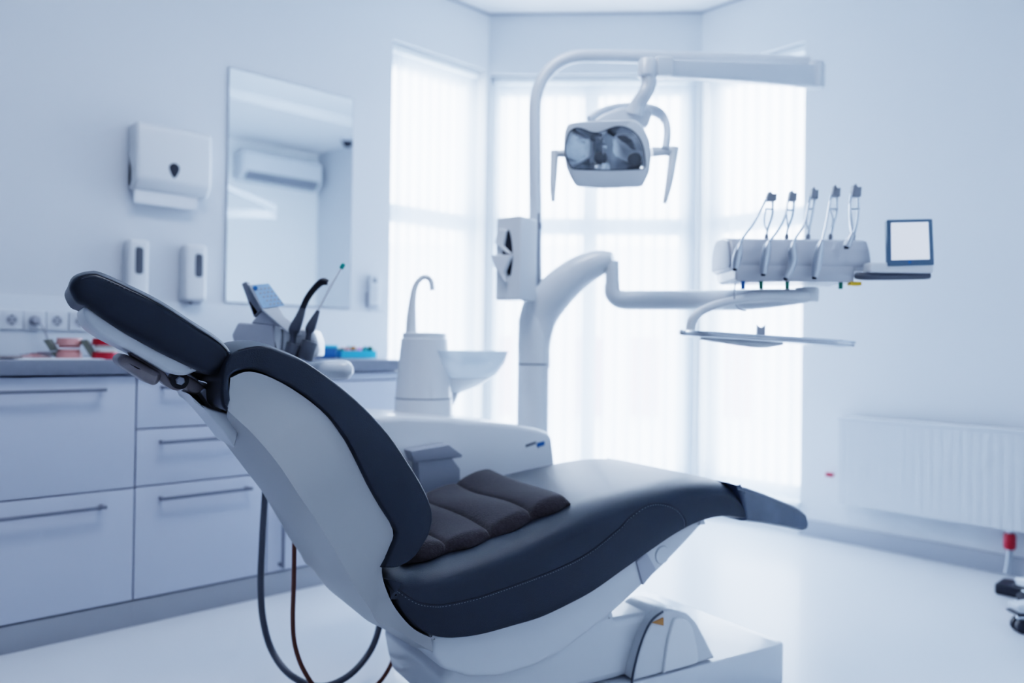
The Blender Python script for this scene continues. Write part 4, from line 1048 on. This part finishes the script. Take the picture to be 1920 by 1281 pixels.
# stool base cut by the picture edge
sc0 = FL.pt(1893, 1190); SB = V((sc0.x+.36, sc0.y+.02, 0))
stool = thing('operator_stool', 'chrome and black castered stool base at the right picture edge', 'stool', SB)
MB().lathe(SB + Z*.075, [(.05, 0), (.055, .01), (.05, .05), (.03, .07), (.025, .36), (.04, .38)], 24).build('gas_column', M['chrome'], stool)
for k in range(5):
    an = PI*1.0 + 2*PI*k/5; d_ = V((math.cos(an), math.sin(an), 0)); s_ = V((-d_.y, d_.x, 0))
    LFm = Frame(SB, d_, Z, s_)
    lg = MB().prism(LFm, roundpoly([(.03, .085), (.33, .072), (.34, .10), (.03, .135)], .006, 2), -.028, .028, .006).build('leg', M['white2'], stool)
    MB().prism(LFm, roundpoly([(.03, .076), (.335, .062), (.345, .074), (.03, .09)], .004, 2), -.031, .031, .003).build('leg_trim', M['dark'], lg)
    cs_ = MB().lathe(SB + d_*.31 + Z*.026 - s_*.022, [(.010, -.004), (.025, 0), (.026, .006), (.025, .015), (.012, .018)], 20, s_)
    cs_.lathe(SB + d_*.31 + Z*.026 + s_*.006, [(.012, -.004), (.025, 0), (.026, .006), (.025, .015), (.010, .018)], 20, s_)
    cs_.build('caster', M['dark'], lg)
    MB().ball(SB + d_*.31 + Z*.052, .015, 14).build('caster_stem', M['chrome'], lg)
MB().lathe(SB + Z*.455, [(.16, 0), (.185, .02), (.19, .05), (.17, .075), (.05, .08)], 40).build('stool_seat', M['leather'], stool)

# ------------------------------------------------------------------ light
wd = bpy.data.worlds.new('sky'); bpy.context.scene.world = wd; wd.use_nodes = True
nt = wd.node_tree; bg = nt.nodes['Background']
sk = nt.nodes.new('ShaderNodeTexCoord'); gr = nt.nodes.new('ShaderNodeSeparateXYZ'); rp = nt.nodes.new('ShaderNodeValToRGB')
nt.links.new(sk.outputs['Generated'], gr.inputs[0]); nt.links.new(gr.outputs['Z'], rp.inputs[0])
rp.color_ramp.elements[0].position = 0.0; rp.color_ramp.elements[0].color = (.82,.885,1,1)
rp.color_ramp.elements[1].position = .8; rp.color_ramp.elements[1].color = (.69,.805,1,1)
nt.links.new(rp.outputs[0], bg.inputs[0]); bg.inputs[1].default_value = 12.0
def area_light(name, loc, rot, sx, sy, power, col, portal=False):
    ld = bpy.data.lights.new(name, 'AREA'); ld.shape = 'RECTANGLE'; ld.size = sx; ld.size_y = sy; ld.energy = power; ld.color = col
    o = bpy.data.objects.new(name, ld); C.objects.link(o); o.location = loc; o.rotation_euler = rot
    if portal: ld.cycles.is_portal = True
    return o
def portal(F, a0, a1, z0, z1):
    m_ = Matrix((F.a, F.b, -F.a.cross(F.b))).transposed() if False else None
    z_ax = -F.c; x_ax = F.a; y_ax = z_ax.cross(x_ax)
    R = Matrix((x_ax, y_ax, z_ax)).transposed()   # area lights shine along local -Z = into the room
    area_light('window_portal', F.w((a0+a1)/2, (z0+z1)/2, -.20), R.to_euler(), a1-a0, z1-z0, 1, (1,1,1), True)
portal(LW, la0, la1, SILL, lz1); portal(BW, .04, BWL-.04, SILL, bz1); portal(RW, .05, ra1, SILL, rz1)
# fill light with its panel, added under the ceiling out of view
lf = LW.w(-2.0, CEIL-.02, 1.9)
t = thing('fill_panel', 'flat white fill light panel added out of view on the ceiling', 'lamp', lf)
LFF = Frame(lf, e1, n1, Z)
MB().box(LFF, -.62, .62, -.32, .32, -.015, .018, .004).build('housing', M['white2'], t)
area_light('fill_light', lf - Z*.02, (0, 0, AL), 1.2, .6, 21, (.78,.85,1))
vs_ = bpy.context.scene.view_settings
vs_.view_transform = 'Filmic'; vs_.look = 'High Contrast'; vs_.exposure = 0.15; vs_.gamma = 1.0
bpy.context.scene.cycles.max_bounces = 10; bpy.context.scene.cycles.transparent_max_bounces = 16
bpy.context.scene.cycles.sample_clamp_indirect = 8
